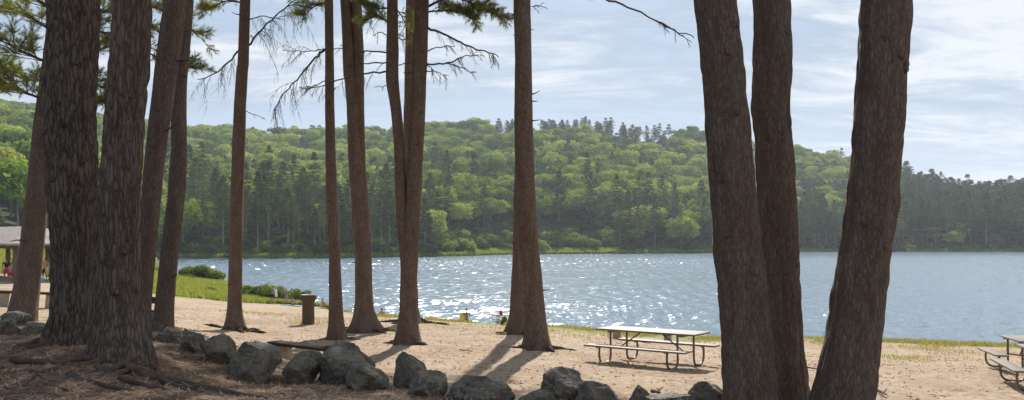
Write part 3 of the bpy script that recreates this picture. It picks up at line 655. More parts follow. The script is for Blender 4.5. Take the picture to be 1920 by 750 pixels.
# far-left trunk with long green boughs
tA, oA = pine('leaning brown pine trunk in front of the picnic pavilion', 17, [(604, 40, 56), (560, 47, 48), (475, 59, 42), (375, 69, 40), (250, 80, 36), (100, 100, 34), (0, 112, 32)], M_bark_near, .15, 19, 1)
for k, pts in enumerate([[(98, 120, 17), (60, 105, 16.6), (20, 85, 16.2), (-30, 60, 16)], [(100, 60, 17), (70, 40, 17.5), (30, 20, 18), (-20, 5, 18)], [(96, 150, 17), (60, 150, 17.4), (25, 140, 17.6), (-25, 110, 18)],
                         [(92, 190, 17), (65, 180, 16.4), (35, 170, 16.1), (0, 160, 16)], [(105, 20, 17), (70, 0, 16.5), (30, -30, 16)],
                         [(103, 90, 17), (150, 95, 17.8), (200, 75, 18.5), (250, 70, 18.6)], [(100, 130, 17), (150, 150, 17.5), (195, 165, 18), (225, 185, 18)], [(105, 40, 17), (160, 30, 18), (220, 25, 19), (300, 60, 19.5)],
                         [(108, 15, 17), (200, -5, 18), (280, 10, 19), (330, 35, 19.6), (385, 78, 20)], [(105, 55, 17), (190, 60, 18), (270, 95, 19), (330, 125, 19.3), (362, 125, 19.5)],
                         [(95, 165, 17), (140, 185, 18), (185, 190, 18.5), (205, 200, 18.6)]]):
    bough(tA, oA, pts, .03, 22 if k < 5 else 26, 1.05 if k < 5 else .8, 300 + k, 1.5 if k < 5 else 1.2)
pine('thick dark pine trunk standing left of its twin at lower left', 11, [(641, 134, 112), (620, 136, 94), (575, 137, 82), (475, 137, 83), (375, 135, 93), (300, 135, 97), (250, 132, 99), (200, 130, 101), (150, 130, 100), (100, 136, 95), (50, 138, 98), (0, 137, 102)], M_bark_thick, .22, 20, 2, near=True,
     roots=[wr(100, 640, 11, 15, 655, 10.6, .09), wr(110, 645, 10.8, 0, 672, 10, .07)])
pine('thick ridged pine trunk with spreading roots at lower left', 10, [(674, 227, 128), (655, 226, 118), (620, 223, 106), (575, 221, 97), (475, 221, 87), (375, 223, 81), (300, 228, 80), (200, 235, 76), (100, 243, 75), (0, 248, 74)], M_bark_ridge, .25, 20, 3, near=True,
     roots=[wr(200, 680, 9.8, 95, 690, 9.4, .10), wr(240, 685, 9.7, 175, 720, 9.0, .085), wr(270, 670, 10, 330, 700, 9.2, .06), wr(225, 690, 9.6, 330, 712, 9.2, .075), wr(190, 690, 9.6, 60, 722, 8.9, .06),
            wr(240, 700, 9.4, 480, 728, 8.9, .07), wr(300, 715, 9.1, 400, 735, 8.7, .05), wr(120, 700, 9.3, 0, 745, 8.2, .05), wr(130, 720, 8.9, 260, 748, 8.2, .045), wr(250, 700, 9.5, 120, 742, 8.3, .04), wr(180, 705, 9.3, 330, 735, 8.5, .05), wr(60, 715, 9.0, 150, 750, 8.1, .035), wr(330, 705, 9.3, 520, 745, 8.5, .045), wr(20, 690, 9.5, 200, 700, 9.3, .05)])
pine('pine trunk leaning right behind the thick ridged pine', 13, [(637, 258, 48), (560, 264, 38), (475, 272, 37), (375, 284, 36), (300, 290, 37), (200, 303, 41), (100, 316, 43), (0, 331, 41)], M_bark_near, .2, 19, 4)
pine('narrow crooked pine trunk just right of the leaning one', 14, [(612, 306, 40), (575, 308, 34), (475, 318, 33), (375, 330, 32), (300, 335, 31), (200, 335, 29), (150, 338, 25), (100, 344, 23), (0, 353, 21)], M_bark_near, .15, 18, 5)
tF, oF = pine('slender lone pine left of the trash can with flared roots', 25, [(620, 440, 44), (605, 440, 34), (575, 440, 27), (475, 442, 25), (375, 444, 25), (200, 450, 23), (100, 456, 22), (0, 460, 20)], M_bark_mid, .45, 19, 6, roots=radial_roots(440, 25, 6, .3, 1.1, .10, 1))
dead_branch(tF, oF, [(446, 96, 25), (425, 120, 25.2), (398, 140, 25.3), (372, 150, 25.4)], .03, 13, .9, .22, 1)
dead_branch(tF, oF, [(464, 86, 25), (500, 45, 25), (540, 10, 25), (565, -12, 25)], .035, 26, 1.3, .30, 2)
dead_branch(tF, oF, [(462, 208, 25), (480, 216, 25), (497, 223, 25)], .012, 2, .2, .1, 3)
dead_branch(tF, oF, [(464, 40, 25), (490, 30, 25.6), (520, 35, 26), (545, 20, 26)], .02, 12, .7, .2, 4)
bough(tF, oF, [(454, 5, 25), (425, 2, 24.8), (400, 12, 24.6), (382, 18, 24.5)], .025, 15, .7, 31, 1.3)
tG, oG = pine('thinnest straight pine trunk right of the trash can', 22, [(637, 632, 42), (620, 631, 32), (575, 630, 27), (475, 627, 22), (375, 622, 21), (200, 618, 18), (0, 617, 17)], M_bark_mid, .2, 18, 7, roots=radial_roots(632, 22, 5, .2, .6, .07, 2))
dead_branch(tG, oG, [(609, 93, 22), (592, 108, 22), (562, 142, 22), (535, 172, 22), (514, 206, 22)], .032, 22, .8, .18, 5)
dead_branch(tG, oG, [(609, 92, 22), (575, 97, 22.5), (530, 94, 23)], .015, 8, .5, .15, 6)
dead_branch(tG, oG, [(610, 152, 22), (585, 162, 22), (562, 164, 22)], .014, 6, .35, .15, 7)
bough(tG, oG, [(611, 5, 22), (590, 12, 22.2), (568, 30, 22.4)], .02, 12, .6, 32, 1.1)
tH, oH = pine('sturdy pine with flared roots and stem dividing above', 26, [(622, 686, 74), (605, 684, 52), (575, 682, 36), (475, 681, 32), (375, 675, 33), (300, 668, 31), (200, 663, 27), (100, 654, 23), (0, 647, 21)], M_bark_mid, .55, 20, 8,
     forks=[[(400, 680, 24), (300, 676, 19), (200, 674, 18), (100, 673, 18), (0, 668, 19)]], roots=radial_roots(686, 26, 7, .4, 1.3, .12, 3))
tI, oI = pine('forked double pine with two stems joined above waist height', 21, [(645, 765, 54), (620, 765, 42), (575, 765, 32), (475, 768, 33), (375, 775, 30), (200, 783, 30), (100, 788, 29), (0, 791, 28)], M_bark_mid, .4, 20, 9,
     forks=[[(500, 764, 26), (440, 757, 23), (375, 752, 22), (300, 750, 21), (250, 747, 20), (200, 742, 20), (150, 735, 24), (100, 736, 23), (0, 736, 20)]], roots=radial_roots(765, 21, 6, .25, .8, .09, 4))
for k, (pts, r0, nt2, tl) in enumerate([
    ([(726, 99, 21), (680, 96, 21.3), (640, 92, 21.6), (600, 96, 22.5)], .02, 8, .35), ([(725, 117, 21), (680, 121, 21), (645, 128, 21)], .018, 5, .3), ([(727, 135, 21), (680, 139, 21.2), (640, 148, 21.4), (600, 162, 21.6), (562, 166, 21.8)], .024, 12, .5),
    ([(727, 40, 21), (705, 31, 21), (680, 38, 21.3), (655, 30, 21.5)], .022, 8, .5), ([(730, 68, 21), (712, 60, 21), (700, 66, 21)], .012, 4, .3),
    ([(803, 52, 21), (840, 68, 21), (880, 88, 21), (915, 98, 21), (936, 107, 21)], .03, 16, .4), ([(800, 96, 21), (825, 88, 21), (853, 86, 21)], .016, 6, .3),
    ([(799, 119, 21), (840, 119, 21), (868, 106, 21), (897, 104, 21)], .024, 12, .35), ([(838, 119, 21), (865, 127, 21), (888, 138, 21)], .014, 6, .25), ([(799, 120, 21), (815, 133, 21), (836, 143, 21)], .012, 8, .35),
    ([(748, 122, 21), (762, 118, 21), (775, 121, 21)], .014, 2, .2), ([(744, 70, 21), (760, 75, 21), (772, 60, 21)], .014, 4, .3), ([(727, 162, 21), (712, 162, 21), (700, 163, 21)], .008, 1, .2)]):
    dead_branch(tI, oI, pts, r0, nt2, tl, .10, 50 + k)
bough(tI, oI, [(803, 12, 21), (845, -5, 20.7), (890, 8, 20.5), (940, 34, 20.4)], .03, 26, .66, 33, 1.9)
bough(tI, oI, [(803, 22, 21), (835, 20, 20.9), (865, 25, 20.8), (888, 36, 20.8)], .02, 16, .5, 37, 1.7)
bough(tI, oI, [(803, -15, 21), (860, -25, 21), (920, -10, 21)], .03, 14, .7, 34, 1.2)
bough(tI, oI, [(728, 15, 21), (705, 15, 21), (680, 5, 21)], .02, 12, .55, 35, 1.1)
bough(tI, oI, [(728, 40, 21), (705, 32, 21.1), (684, 40, 21.2)], .015, 10, .4, 38, 1.0)
bough(tI, oI, [(746, 20, 21), (758, 40, 21.3), (765, 70, 21.6)], .015, 8, .35, 36, .5)
pine('rooted pine mostly hidden behind the forked double pine', 30, [(605, 769, 50), (590, 769, 34), (475, 768, 26), (375, 767, 25), (200, 769, 24), (100, 770, 23), (0, 772, 21)], M_bark_mid, .5, 19, 10, roots=radial_roots(769, 30, 6, .35, 1.5, .12, 5))
tK, oK = pine('middle pine trunk casting its shadow toward the boulders', 20, [(654, 1009, 60), (635, 1007, 48), (600, 1004, 42), (575, 1003, 40), (475, 993, 39), (375, 986, 39), (250, 982, 35), (100, 981, 33), (0, 979, 34)], M_bark_mid, .4, 20, 11, roots=radial_roots(1009, 20, 6, .3, .95, .09, 6))
dead_branch(tK, oK, [(985, -60, 20), (1060, -30, 19.6), (1130, -4, 19.2), (1190, 18, 19), (1250, 50, 18.9), (1303, 70, 18.8)], .034, 4, .3, .05, 20)
dead_branch(tK, oK, [(1230, 38, 18.95), (1265, 58, 18.9), (1297, 82, 18.8)], .014, 6, .25, .05, 21)
dead_branch(tK, oK, [(997, 12, 20), (1008, 10, 20), (1020, 5, 20)], .01, 3, .25, .05, 22)
pine('pine trunk standing directly behind the middle pine', 26, [(627, 975, 62), (605, 975, 44), (500, 975, 30), (375, 976, 27), (200, 980, 22), (0, 981, 19)], M_bark_mid, .5, 19, 12, roots=radial_roots(975, 26, 6, .35, 1.3, .11, 7))
pine('leftmost of the three massive dark trunks on the right', 9.5, [(786, 1408, 118), (750, 1404, 104), (675, 1402, 101), (575, 1395, 96), (475, 1384, 94), (375, 1375, 93), (300, 1368, 89), (200, 1361, 87), (100, 1353, 86), (0, 1342, 85)], M_bark_near, .3, 21, 13, near=True)
pine('middle of the three massive dark trunks, wavy in outline', 10.2, [(786, 1476, 104), (750, 1474, 94), (675, 1470, 84), (575, 1464, 80), (475, 1462, 78), (375, 1457, 77), (300, 1452, 75), (250, 1449, 74), (200, 1444, 77), (150, 1447, 79), (100, 1449, 77), (50, 1448, 73), (0, 1446, 71)], M_bark_near, .3, 21, 14, near=True)
pine('rightmost of the three massive dark trunks, leaning right', 9.3, [(790, 1570, 128), (750, 1580, 116), (675, 1594, 112), (575, 1608, 106), (475, 1621, 102), (375, 1636, 100), (300, 1643, 98), (200, 1649, 96), (100, 1656, 97), (0, 1661, 98)], M_bark_near, .3, 21, 15, near=True)

# ------------------------------------------------------------------ boulders
def rockmat():
    m, t, b, o = newmat('lichen_granite'); tcn = N(t, 'ShaderNodeTexCoord'); g = N(t, 'ShaderNodeNewGeometry')
    a = N(t, 'ShaderNodeTexNoise', Scale=3.2, Detail=9, Roughness=.65); L(t, g.outputs['Position'], a.inputs['Vector'])
    c = N(t, 'ShaderNodeTexNoise', Scale=22, Detail=8, Roughness=.75); L(t, g.outputs['Position'], c.inputs['Vector'])
    v = N(t, 'ShaderNodeTexVoronoi', Scale=7, _feature='F1'); L(t, g.outputs['Position'], v.inputs['Vector'])
    col = mix(t, ramp(t, a.outputs[0], [(.36, 0.0), (.66, 1.0)]), (.05, .041, .031), (.185, .158, .122))
    lm_n = N(t, 'ShaderNodeTexNoise', Scale=1.1, Detail=3); L(t, g.outputs['Position'], lm_n.inputs['Vector'])
    col = mix(t, mathn(t, 'MULTIPLY', ramp(t, c.outputs[0], [(.50, 0.0), (.66, .9)]), ramp(t, lm_n.outputs[0], [(.40, .12), (.62, 1.0)])), col, (.36, .345, .29))
    col = mix(t, ramp(t, c.outputs[0], [(.30, .7), (.42, 0.0)]), col, (.022, .02, .018))
    col = mix(t, mathn(t, 'MULTIPLY', ramp(t, v.outputs[0], [(.18, 1.0), (.3, 0.0)]), .3), col, (.10, .11, .06))
    L(t, col, b.inputs['Base Color']); b.inputs['Roughness'].default_value = .85
    bp = N(t, 'ShaderNodeBump', Strength=.9, Distance=.04); L(t, mathn(t, 'ADD', a.outputs[0], mathn(t, 'MULTIPLY', c.outputs[0], .5)), bp.inputs['Height']); L(t, bp.outputs[0], b.inputs['Normal'])
    return m
M_rock = rockmat()
def boulder(x0, x1, y0, y1, d, label, seed, depth=.8, cuts=9, sharp=.72):
    rg = random.Random(seed); cx_, w_, h_ = (x0 + x1) / 2, (x1 - x0) / F * d, (y1 - y0) / F * d
    base = W(cx_, y1, d); gb = gz1(base.x, base.y); top = W(cx_, y0, d).z; H = top - min(gb, base.z); sink = .10 * H + .03
    bm = bmesh.new(); bmesh.ops.create_icosphere(bm, subdivisions=6, radius=1)
    pl = []
    for k in range(cuts):
        v = Vector((rg.gauss(0, 1), rg.gauss(0, 1), rg.gauss(.2, .9))).normalized(); pl.append((v, rg.uniform(sharp - .05, .86)))
    for v in bm.verts:
        p = v.co.copy()
        for n_, k_ in pl:
            dd = p.dot(n_)
            if dd > k_: p -= n_ * (dd - k_) * 1.0
        p *= 1 + .10 * noise.noise(p * 1.3 + Vector((seed, 0, 0))) + .07 * noise.noise(p * 3.1 + Vector((seed, 0, 0))) + .035 * noise.noise(p * 8 + Vector((0, seed, 0))) - .06 * abs(noise.noise(p * 5 + Vector((0, seed, 3)))) + .02 * noise.noise(p * 19 + Vector((0, seed, 3)))
        v.co = p
    xs = [v.co.x for v in bm.verts]; zs_ = [v.co.z for v in bm.verts]; mx, mn = max(xs), min(xs); zx, zn = max(zs_), min(zs_)
    for v in bm.verts:
        v.co.x = (v.co.x - (mx + mn) / 2) / (mx - mn) * w_; v.co.y *= w_ * .5 * depth; v.co.z = (v.co.z - zn) / (zx - zn) * (H + sink) - sink
    me = bpy.data.meshes.new('boulder'); bm.to_mesh(me); bm.free(); me.polygons.foreach_set('use_smooth', np.ones(len(me.polygons), bool))
    o = mkobj('boulder', me, M_rock); o.location = (base.x, d + w_ * .2, min(gb, base.z)); return tag(o, label, 'boulder', 'boulders lining the edge of the sand')
for k, b_ in enumerate([
 (-6, 50, 584, 618, 14.2, 'rounded boulder under the bench at the far left edge'), (-14, 30, 598, 634, 12.6, 'grey boulder cut off by the left edge, lower one'), (24, 96, 604, 642, 12.6, 'dark low boulder beside the left edge of the thick dark pine'),
 (268, 291, 581, 604, 14.6, 'small boulder above another, right of the thick ridged pine'), (266, 304, 598, 634, 13.6, 'round boulder touching the right side of the thick ridged pine'),
 (284, 338, 614, 654, 13.0, 'flat dark boulder at the foot of the narrow crooked pine'), (332, 390, 617, 670, 12.2, 'squarish boulder, second left of the big block boulder'), (368, 440, 627, 682, 11.7, 'smooth sloping boulder just left of the big block boulder'),
 (416, 522, 642, 719, 10.9, 'big block boulder standing left of the low wooden bench'), (526, 605, 658, 723, 10.9, 'lumpy speckled boulder below the low wooden bench'),
 (588, 698, 641, 728, 10.9, 'largest peaked boulder right of the low wooden bench'), (642, 727, 680, 732, 10.2, 'slanted angular boulder leaning on the largest peaked boulder'),
 (734, 811, 662, 736, 10.9, 'tall pointed boulder behind a rounded dark one'), (761, 838, 694, 758, 10.0, 'rounded dark boulder in front of the tall pointed one'),
 (826, 966, 708, 772, 9.9, 'long low boulder at the bottom edge under the tree shadow'), (1010, 1101, 690, 756, 10.3, 'upright craggy boulder at the bottom edge left of the picnic table'), (972, 1046, 733, 772, 9.7, 'low boulder at the foot of the upright craggy one'),
 (1078, 1171, 716, 776, 9.9, 'broad rounded boulder below the front of the picnic table'), (1180, 1219, 722, 764, 10.0, 'small boulder right of the broad rounded one'),
 (1214, 1322, 743, 780, 9.6, 'flat buried boulder barely rising over the bottom edge'), (1291, 1364, 717, 776, 9.9, 'mossy boulder against the leftmost massive trunk')]):
    boulder(*b_[:6], seed=k * 3 + 2, depth=.85 if k not in (14, 19) else .6, cuts=11 + k % 5, sharp=[.55, .62, .70][k % 3])

# ------------------------------------------------------------------ picnic tables
def wood(name, c0, c1):
    m, t, b, o = newmat(name); tcn = N(t, 'ShaderNodeTexCoord'); mpn = N(t, 'ShaderNodeMapping'); mpn.inputs['Scale'].default_value = (1.2, 24, 24); L(t, tcn.outputs['Object'], mpn.inputs[0])
    n = N(t, 'ShaderNodeTexNoise', Scale=1.5, Detail=8, Roughness=.7); L(t, mpn.outputs[0], n.inputs['Vector'])
    L(t, ramp(t, n.outputs[0], [(.3, c0), (.7, c1)]), b.inputs['Base Color']); b.inputs['Roughness'].default_value = .6 if c1[0] > .25 else .9; b.inputs['Specular IOR Level'].default_value = .3 if c1[0] > .25 else .08
    bp = N(t, 'ShaderNodeBump', Strength=.3, Distance=.01); L(t, n.outputs[0], bp.inputs['Height']); L(t, bp.outputs[0], b.inputs['Normal']); return m
M_wood = wood('weathered_table_boards', (.13, .105, .085), (.255, .215, .18))
M_wood2 = wood('shade_darkened_plank', (.035, .026, .02), (.08, .058, .042))  # plank colour darkened to stand in for tree shade on the low bench
M_steel = simple('weathered_steel_tube', (.16, .13, .11), .45, .3, 12, .6)
M_conc = simple('concrete_leg', (.36, .29, .21), .9, .2, 8, 0, .3)
def table_parts(t, L_, Ht=.76, Hs=.44):
    mb = MB()
    for k in range(4): mb.box((0, (k - 1.5) * .185, Ht - .02), (L_, .178, .04), None, .006)
    for x in (-L_ * .36, L_ * .36): mb.box((x, 0, Ht - .062), (.07, .66, .04))
    mb.build('tabletop', M_wood, t)
    for s in (-1, 1):
        mb = MB(); mb.box((0, s * .70, Hs - .02), (L_, .26, .04), None, .006); mb.build('seat', M_wood, t)
    for x in (-L_ * .34, L_ * .34):
        mb = MB()
        for s in (-1, 1):
            dx = .07 * s
            pts = [Vector((x + dx, s * .66, Hs - .04)), Vector((x + dx, s * .69, .32)), Vector((x + dx, s * .69, .20)), Vector((x + dx, s * .655, .09)), Vector((x + dx, s * .56, .03)), Vector((x + dx, s * .40, .024)), Vector((x + dx, s * .29, .05)), Vector((x + dx, s * .235, .14)), Vector((x + dx, s * .23, .3)), Vector((x + dx, s * .23, Ht - .05))]
            mb.tube(smooth_poly(pts, 4), .024, 10)
            mb.tube([(x + dx, s * .80, Hs - .05), (x + dx, s * .58, Hs - .05)], .016, 6)
        mb.tube([(x + .035 - .07, -.26, .34), (x, .0, .31), (x + .07, .26, .34)], .018, 8)
        mb.build('leg_frame', M_steel, t)
    mb = MB()
    for sx in (-1, 1): mb.tube([(sx * L_ * .34, 0, .31), (sx * L_ * .10, 0, Ht - .06)], .015, 8)
    mb.build('brace', M_steel, t)
def table_at(x, y, az, L_, label, slope=True):
    z = min(gz1(x + .4 * math.cos(az), y + .4 * math.sin(az)), gz1(x, y)) ; t = empty('picnic_table', (x, y, z + .005), label, 'picnic table', 'picnic tables on the beach', az)
    dz = gz1(x + math.cos(az), y + math.sin(az)) - gz1(x - math.cos(az), y - math.sin(az)); t.rotation_euler = (0, -math.atan2(dz, 2) * .6, az); table_parts(t, L_); return t
a = W(1111, 609, 18.1); b_ = W(1309, 625, 16.45); az = math.atan2(b_.y - a.y, b_.x - a.x); nrm_ = Vector((-math.sin(az), math.cos(az)))
cxy = Vector(((a.x + b_.x) / 2, (a.y + b_.y) / 2)) + nrm_ * .37
table_at(cxy.x, cxy.y, az, 2.44, 'picnic table standing whole on the sand left of the massive trunks')
azP = math.atan2(1.35, .46)
def from_seat(px0, d0, az, L_):  # near end of the left seat
    s = W(px0, 600, d0); u = Vector((math.cos(az), math.sin(az))); n_ = Vector((math.sin(az), -math.cos(az))); return Vector((s.x, s.y)) + u * L_ / 2 + n_ * .70
p = from_seat(1916, 14.9, azP, 1.83); table_at(p.x, p.y, azP, 1.83, 'nearer of two picnic tables cut off by the right edge')
p = from_seat(1880, 17.6, azP, 1.83); table_at(p.x, p.y, azP, 1.83, 'farther of two picnic tables cut off by the right edge')
p = W(953, 600, 47); tt = table_at(p.x, p.y, R(4), 1.83, 'small dark picnic table at the water behind the middle pines'); tt.location.z = W(953, 590, 47).z - .76
# bag on the distant table
M_red = simple('red_cloth', (.45, .04, .06), .8); mb = MB(); mb.tube([(0, 0, 0), (0, 0, .05), (0, 0, .16), (.02, 0, .24), (.02, 0, .27)], [.08, .11, .10, .06, .02], 12)
o = mb.build('cloth_bag', M_red); o.location = (W(939.5, 590, 46.9).x, 46.9, tt.location.z + .765); tag(o, 'red bag resting on the small dark picnic table', 'bag')

# benches on concrete legs
def bench(a, b_, label, H=.43, legs=(.12, .88), dpt=.36, legw=.17, zoff=0):
    az = math.atan2(b_[1] - a[1], b_[0] - a[0]); L_ = math.hypot(b_[0] - a[0], b_[1] - a[1]); mx, my = (a[0] + b_[0]) / 2, (a[1] + b_[1]) / 2
    t = empty('bench', (mx, my, gz1(mx, my) + zoff), label, 'bench', 'plank benches on the sand', az)
    dz = gz1(*b_) - gz1(*a); t.rotation_euler = (0, -math.atan2(dz, L_), az)
    mb = MB(); mb.box((0, 0, H - .03), (L_, dpt, .06), None, .01); mb.build('plank', M_wood2, t)
    for f_ in legs:
        mb = MB(); mb.box(((f_ - .5) * L_, 0, (H - .06) / 2 - .08), (legw, dpt * .8, H - .06 + .16), None, .015); mb.build('leg', M_conc, t)
a = W(1143, 600, 33.8); b_ = W(1259, 600, 32.6); bench((a.x, a.y), (b_.x, b_.y), 'plank bench standing behind the whole picnic table', .44, (.12, .94), .34, .26)
a = W(514, 600, 16.4); b_ = W(636, 600, 15.0); bench((a.x, a.y), (b_.x, b_.y), 'low dark plank bench behind the boulders', .37, (.16, .9), .34, .21)
a = W(-50, 600, 20.6); b_ = W(97, 600, 21.4); bench((a.x, a.y), (b_.x, b_.y), 'plank bench crossing behind the trunk at the left edge', .42, (.38, .97), .34, .2)

# trash receptacle
M_bin = simple('brown_pebble_concrete', (.10, .068, .045), .85, .35, 30, 0, .5, 60); M_lid = simple('bin_rim', (.06, .055, .05), .6)
g0 = G(578, 28); s_ = 28 / F
t = empty('trash_can', g0, 'brown flared trash can standing on the sand near the grass', 'trash can')
def lathe(prof, n=24):
    mb = MB(); V = []; Fs = []
    for (r_, z) in prof: V += [(r_ * math.cos(6.28319 * k / n), r_ * math.sin(6.28319 * k / n), z) for k in range(n)]
    for i in range(len(prof) - 1): Fs += [(i * n + k, i * n + (k + 1) % n, (i + 1) * n + (k + 1) % n, (i + 1) * n + k) for k in range(n)]
    mb.add(V, Fs); return mb
lathe([(.218, -.05), (.215, .02), (.205, .70), (.215, .76), (.28, .87), (.292, .98), (.27, .99)]).build('body', M_bin, t)
lathe([(.271, .985), (.274, 1.012), (.24, 1.018), (.19, 1.0), (.185, .93), (0.001, .93)]).build('lid', M_lid, t)

# fire grill
M_iron = simple('rusty_iron', (.05, .04, .035), .8, .3, 12, .3); g0 = G(281, 31)
t = empty('fire_grill', g0 , 'small rusty fire grill on the sand right of the ridged pine', 'grill', None, R(8))
mb = MB()
for (c_, d_) in (((0, .22, .12), (.5, .02, .26)), ((-.25, 0, .12), (.02, .46, .26)), ((.25, 0, .12), (.02, .46, .26)), ((0, 0, .02), (.5, .46, .02))): mb.box(c_, d_)
mb.box((0, -.22, .06), (.5, .02, .10)); mb.build('firebox', M_iron, t)
mb = MB()
for k in range(9): mb.tube([(-.22 + k * .055, -.2, .262), (-.22 + k * .055, .2, .262)], .008, 5)
mb.tube([(-.24, -.2, .262), (.24, -.2, .262)], .01, 5); mb.tube([(.22, -.2, .262), (.22, -.34, .30)], .009, 5); mb.build('grate', M_iron, t)

# ------------------------------------------------------------------ picnic pavilion
M_shing = simple('grey_shingles', (.30, .26, .235), .9, .2, 3); M_post = simple('pavilion_timber', (.13, .09, .06), .85); M_slab = simple('concrete_slab', (.40, .36, .30), .9)
pc_ = W(12, 454, 48.5)   # nearest eave corner
rz = R(-35); base_z = W(50, 528, 51).z
pv = empty('picnic_pavilion', (pc_.x, pc_.y, base_z), 'open picnic pavilion with grey hipped roof at the left edge', 'pavilion', None, rz)
WX, WY, EH, RH = 9.0, 12.0, 2.42, 1.15      # the corner is at local (0,0); building spans x -4.5..4.5? 
x0, x1_, y0, y1_ = -14.0, 0.0, 0.0, 6.4
def hip(x0, x1, y0, y1, z0, z1, th):
    my = (y0 + y1) / 2; k = (y1 - y0) / 2; v = [(x0, y0, z0), (x1, y0, z0), (x1, y1, z0), (x0, y1, z0), (x0 + k, my, z1), (x1 - k, my, z1)]
    v += [(a, b_, c_ - th) for a, b_, c_ in v]; f_ = [(0, 1, 5, 4), (1, 2, 5), (2, 3, 4, 5), (3, 0, 4)]
    f_ += [tuple(i + 6 for i in q_)[::-1] for q_ in f_] + [(1, 0, 6, 7), (2, 1, 7, 8), (3, 2, 8, 9), (0, 3, 9, 6)]; return v, f_
v, f_ = hip(x0, x1_, y0, y1_, EH, EH + RH, .12); mb = MB(); mb.add(v, f_); mb.build('roof', M_shing, pv, False)
mb = MB(); mb.box((-7, 3.2, -.06), (13.6, 6.0, .16)); mb.build('slab', M_slab, pv)
for (x, y) in ((-.3, .65), (-.3, 3.3), (-.3, 5.8), (-3.8, .65), (-7.3, .65), (-13.5, .65), (-3.8, 5.8), (-7.3, 5.8), (-13.5, 5.8)):
    mb = MB(); mb.box((x, y, EH / 2 - .06), (.26, .26, EH - .12), None, .02)
    for s in (-1, 1): mb.tube([(x, y, EH - .75), (x + s * .5, y, EH - .16)], .07, 6)
    mb.build('post', M_post, pv)
mb = MB()
for y in (.65, 5.8): mb.box((-6.95, y, EH - .2), (13.5, .18, .22))
for x in (-.3, -13.5): mb.box((x, 3.22, EH - .203), (.16, 4.9, .2))
mb.build('beam', M_post, pv)

# ------------------------------------------------------------------ people
M_skin = simple('tanned_skin', (.36, .19, .12), .6, .08); M_hair = simple('dark_hair', (.03, .02, .015), .7); M_hair2 = simple('brown_hair', (.10, .055, .03), .7)
CL = {k: simple('cloth_' + k, c_, .85, .12) for k, c_ in dict(black=(.02, .02, .025), navy=(.03, .04, .08), grey=(.25, .24, .26), red=(.4, .05, .06), pink=(.6, .25, .3), yellow=(.72, .62, .10), white=(.75, .75, .75), orange=(.6, .2, .05), teal=(.10, .38, .48), olive=(.35, .30, .08)).items()}
def skin(name, chains, mat, parent, sub=1):
    vs, es, rr, roots_ = [], [], [], []; ix = {}
    for ch in chains:
        prev = None
        for j, it in enumerate(ch):
            if isinstance(it, str): i = ix[it]
            else:
                nm, p, r_ = it; i = len(vs); vs.append(tuple(p)); rr.append(r_)
                if nm: ix[nm] = i
                if j == 0: roots_.append(i)
            if prev is not None: es.append((prev, i))
            prev = i
    me = bpy.data.meshes.new(name); me.from_pydata(vs, es, []); o = mkobj(name, me, mat, parent)
    me.skin_vertices.new(name='') if hasattr(me.skin_vertices, 'new') and not me.skin_vertices else None
    o.modifiers.new('skin', 'SKIN'); sv = me.skin_vertices[0].data
    for i, r_ in enumerate(rr): sv[i].radius = (r_, r_) if not isinstance(r_, tuple) else r_; sv[i].use_root = i in roots_
    o.modifiers['skin'].use_smooth_shade = True
    s = o.modifiers.new('sub', 'SUBSURF'); s.levels = sub; s.render_levels = sub; return o
